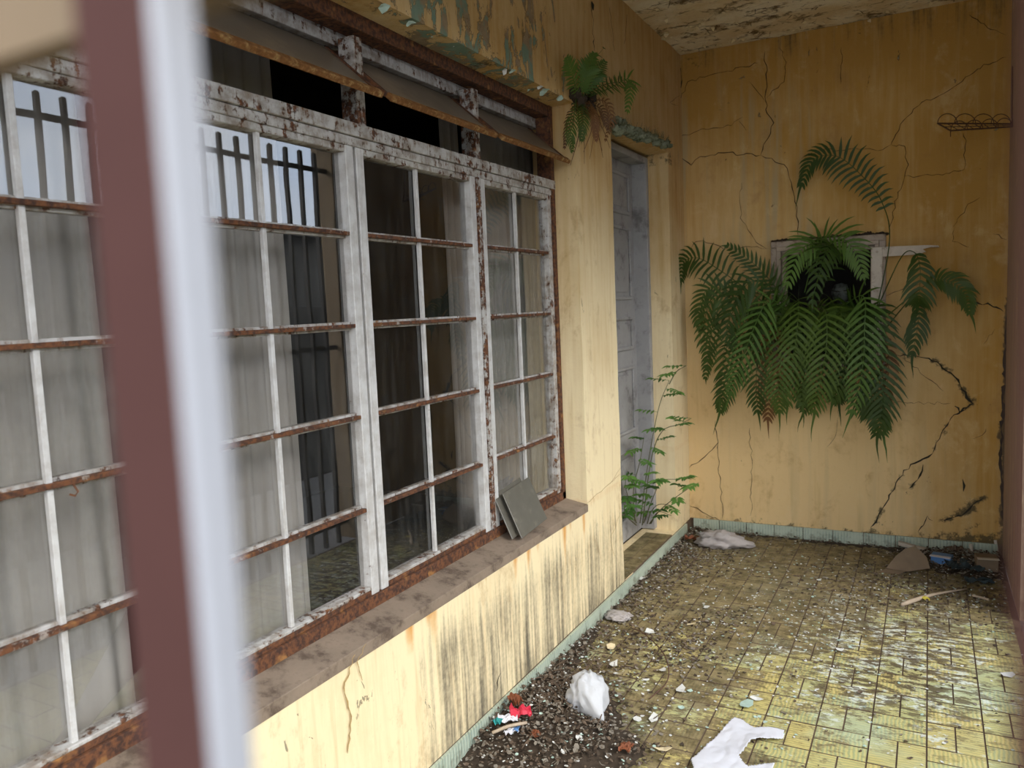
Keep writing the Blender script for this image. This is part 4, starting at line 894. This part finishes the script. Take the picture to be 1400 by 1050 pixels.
# corner rubbish at the far right
p = G(1245, 788); b = MB()
b.prism([(-.12, .01), (-.02, -.01), (.09, .015), (.075, .08), (.02, .15), (-.03, .13), (-.07, .09)], (p.x, p.y+.06, .012), (1, .15, .05), (0, .5, .75), (0, -.004, .004))
b.prism([(-.12, .01), (-.02, -.01), (-.06, -.05), (-.16, -.03)], (p.x, p.y+.06, .012), (1, .15, .05), (0, .9, .2), (0, -.002, .004)); o = b.build('cardboard', M['card']); tag(o, 'crumpled brown cardboard propped in the far right corner', 'cardboard')
o = MB().slab(E(1228, 741, 4.98), E(1268, 752, 4.95)-E(1228, 741, 4.98), (0, .04, 0), (0, 0, -.02)).build('batten', M['batten']); bevel(o, .002); tag(o, 'pale wooden batten lying across the corner rubbish', 'batten')
def carton(c, s, rot, mat, lab, name='carton', mat2=None):
    e = empty(name, c, lab, 'box'); R_ = Matrix.Translation(Vector(c)) @ Matrix.Rotation(rot[2], 4, 'Z') @ Matrix.Rotation(rot[0], 4, 'X')
    b = MB().box(-s[0]/2, s[0]/2, -s[1]/2, s[1]/2, 0, s[2]); b.v = [tuple(R_ @ Vector(v)) for v in b.v]; o = b.build('body', mat, e); bevel(o, .002)
    b = MB().box(-s[0]/2, s[0]/2, -s[1]/2-.03, -s[1]/2, s[2]-.002, s[2]+.001); b.v = [tuple(R_ @ Vector(v)) for v in b.v]; b.build('flap', mat2 or mat, e); return e
p = G(1285, 775); carton((p.x+.01, p.y+.03, .012), (.10, .06, .05), (0, 0, -.2), M['blue'], 'small blue printed carton in the corner rubbish', mat2=M['paper'])
p = G(1352, 785); carton((min(p.x-.01, .295), p.y+.04, .012), (.10, .08, .075), (0, 0, .1), M['card'], 'brown carton with open flaps against the right wall', mat2=M['batten'])
for k, (px, py, h_, lab) in enumerate([(1330, 765, .07, 'short pale peg standing in the corner rubbish'), (1364, 762, .08, 'pale upright scrap beside the right wall')]):
    p = G(px, py); x = min(p.x, .35); o = MB().tube([(x, p.y, .015), (x-.012, p.y+.01, .015+h_)], .008, 8).build('peg', M['batten']); tag(o, lab, 'peg')
p = G(1318, 785); crumple('rag', (p.x, p.y+.05, .03), (.16, .14, .06), M['navy'], 'dark rag bunched in the corner rubbish', 'rag', 12.1, .3)
p = G(1345, 800); crumple('rag', (p.x-.02, p.y+.03, .012), (.13, .06, .03), M['navy'], 'flat dark strip of cloth before the brown carton', 'rag', 13.4, .1)
p = G(1308, 768); crumple('bark_piece', (p.x, p.y+.06, .05), (.08, .06, .06), M['litter'], 'brown bark piece between the cartons', 'bark', 14.2, .8)
a, c2 = G(1232, 827, .008), G(1322, 805, .008); o = MB().tube(spline([a, a.lerp(c2, .45)+Vector((0, .012, .008)), c2], 12), [.008, .011, .012, .011, .010, .009, .008, .007, .006, .006, .005, .004, .003], 6).build('stick', M['stick'], smooth=True); tag(o, 'bleached stick lying before the corner rubbish', 'stick')
o = MB().tube([G(1330, 814, .007), G(1352, 820, .007)], .006, 6).build('stick', M['stick']); tag(o, 'short pale stick near the right wall', 'stick')
p = G(1265, 822); crumple('yellow_scrap', (p.x, p.y-.01, .016), (.03, .03, .02), M['yellow'], 'small yellow scrap resting on the bleached stick', 'scrap', 15.5, .4)
p = G(962, 742); crumple('dead_leaf', (p.x-.06, p.y-.02, .03), (.10, .05, .04), M['orange'], 'dry brown leaves between far bag and door step', 'leaf', 16.6, .3)

# ------------------------------------------------------------------ front grille the view passes through
FG = empty('front_grille', (-.5, .1, 0), 'out-of-focus steel grille bars in front of the porch', 'grille')
bars = []; x = -.1205
while x > XW+.05: bars.append(x); x -= .1273
x = -.1205+.1273+.0195
while x < .38: bars.append(x); x += .1273
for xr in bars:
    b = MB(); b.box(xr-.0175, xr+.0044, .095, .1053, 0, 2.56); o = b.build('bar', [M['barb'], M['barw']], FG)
    for f in o.data.polygons: f.material_index = 1 if f.normal.x > .5 else 0  # faces toward +x take the white material, all others the brown
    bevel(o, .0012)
MB().box(XW+.02, .38, .1092, .117, 1.5605, 1.61).build('rail', M['rail'], FG); MB().box(XW+.02, .38, .1092, .117, .08, .11).build('rail', M['rail'], FG)
# ------------------------------------------------------------------ side fence and the street, seen as reflections
SF = empty('side_fence', (.40, 2., 0), 'tall dark fence of pointed bars mirrored in the window panes', 'fence')
y = 2.056-.1265*15; fb = MB().box(-.012, .012, -.011, .011, 0, 2.525); fb.add([(-.012, -.011, 2.525), (.012, -.011, 2.525), (.012, .011, 2.525), (-.012, .011, 2.525), (0, 0, 2.535)], [(0, 1, 4), (1, 2, 4), (2, 3, 4), (3, 0, 4)])
o0 = fb.build('bar', M['fence'], SF); bmsh = o0.data; bpy.data.objects.remove(o0)
while y < 4.05:
    o = link('bar', bmsh, SF, (.40, y, 0)); y += .1265
for z in (.12, 1.29, 2.43): MB().box(.413, .425, .12, 4.08, z-.015, z+.015).build('rail', M['fence'], SF)
g = MB().box(-6, 40, -30, 40, -.4, -.14).build('ground', M['street']); tag(g, 'grey street ground outside the porch', 'ground', kind='structure')
GW = MB().box(2.5, 2.7, -6, 14, -.14, 1.62).build('yard_blocker_wall', M['darkstone']); tag(GW, 'dark wall across the yard, added to darken the lower pane reflections', 'wall')  # unseen wall added so the lower panes reflect something dark
bevel(GW, .02)
HB = empty('opposite_house', (9, 6, -.14), 'dull grey single-storey house across the street, mirrored in the glass', 'house')
MB().box(9, 13, -8, 22, -.14, 3.2).build('wall', M['facade'], HB)
MB().box(8.7, 13.2, -8.2, 22.2, 3.2, 3.4).build('roof', M['facaded'], HB)
for y0 in (-5, -1, 3, 7, 11, 15): MB().box(8.95, 9.0, y0, y0+1.4, .9, 2.3).build('window', M['facaded'], HB); 
for y0 in (1.2, 9.2): MB().box(8.94, 9.0, y0, y0+1., -.14, 2.3).build('door', M['facaded'], HB)
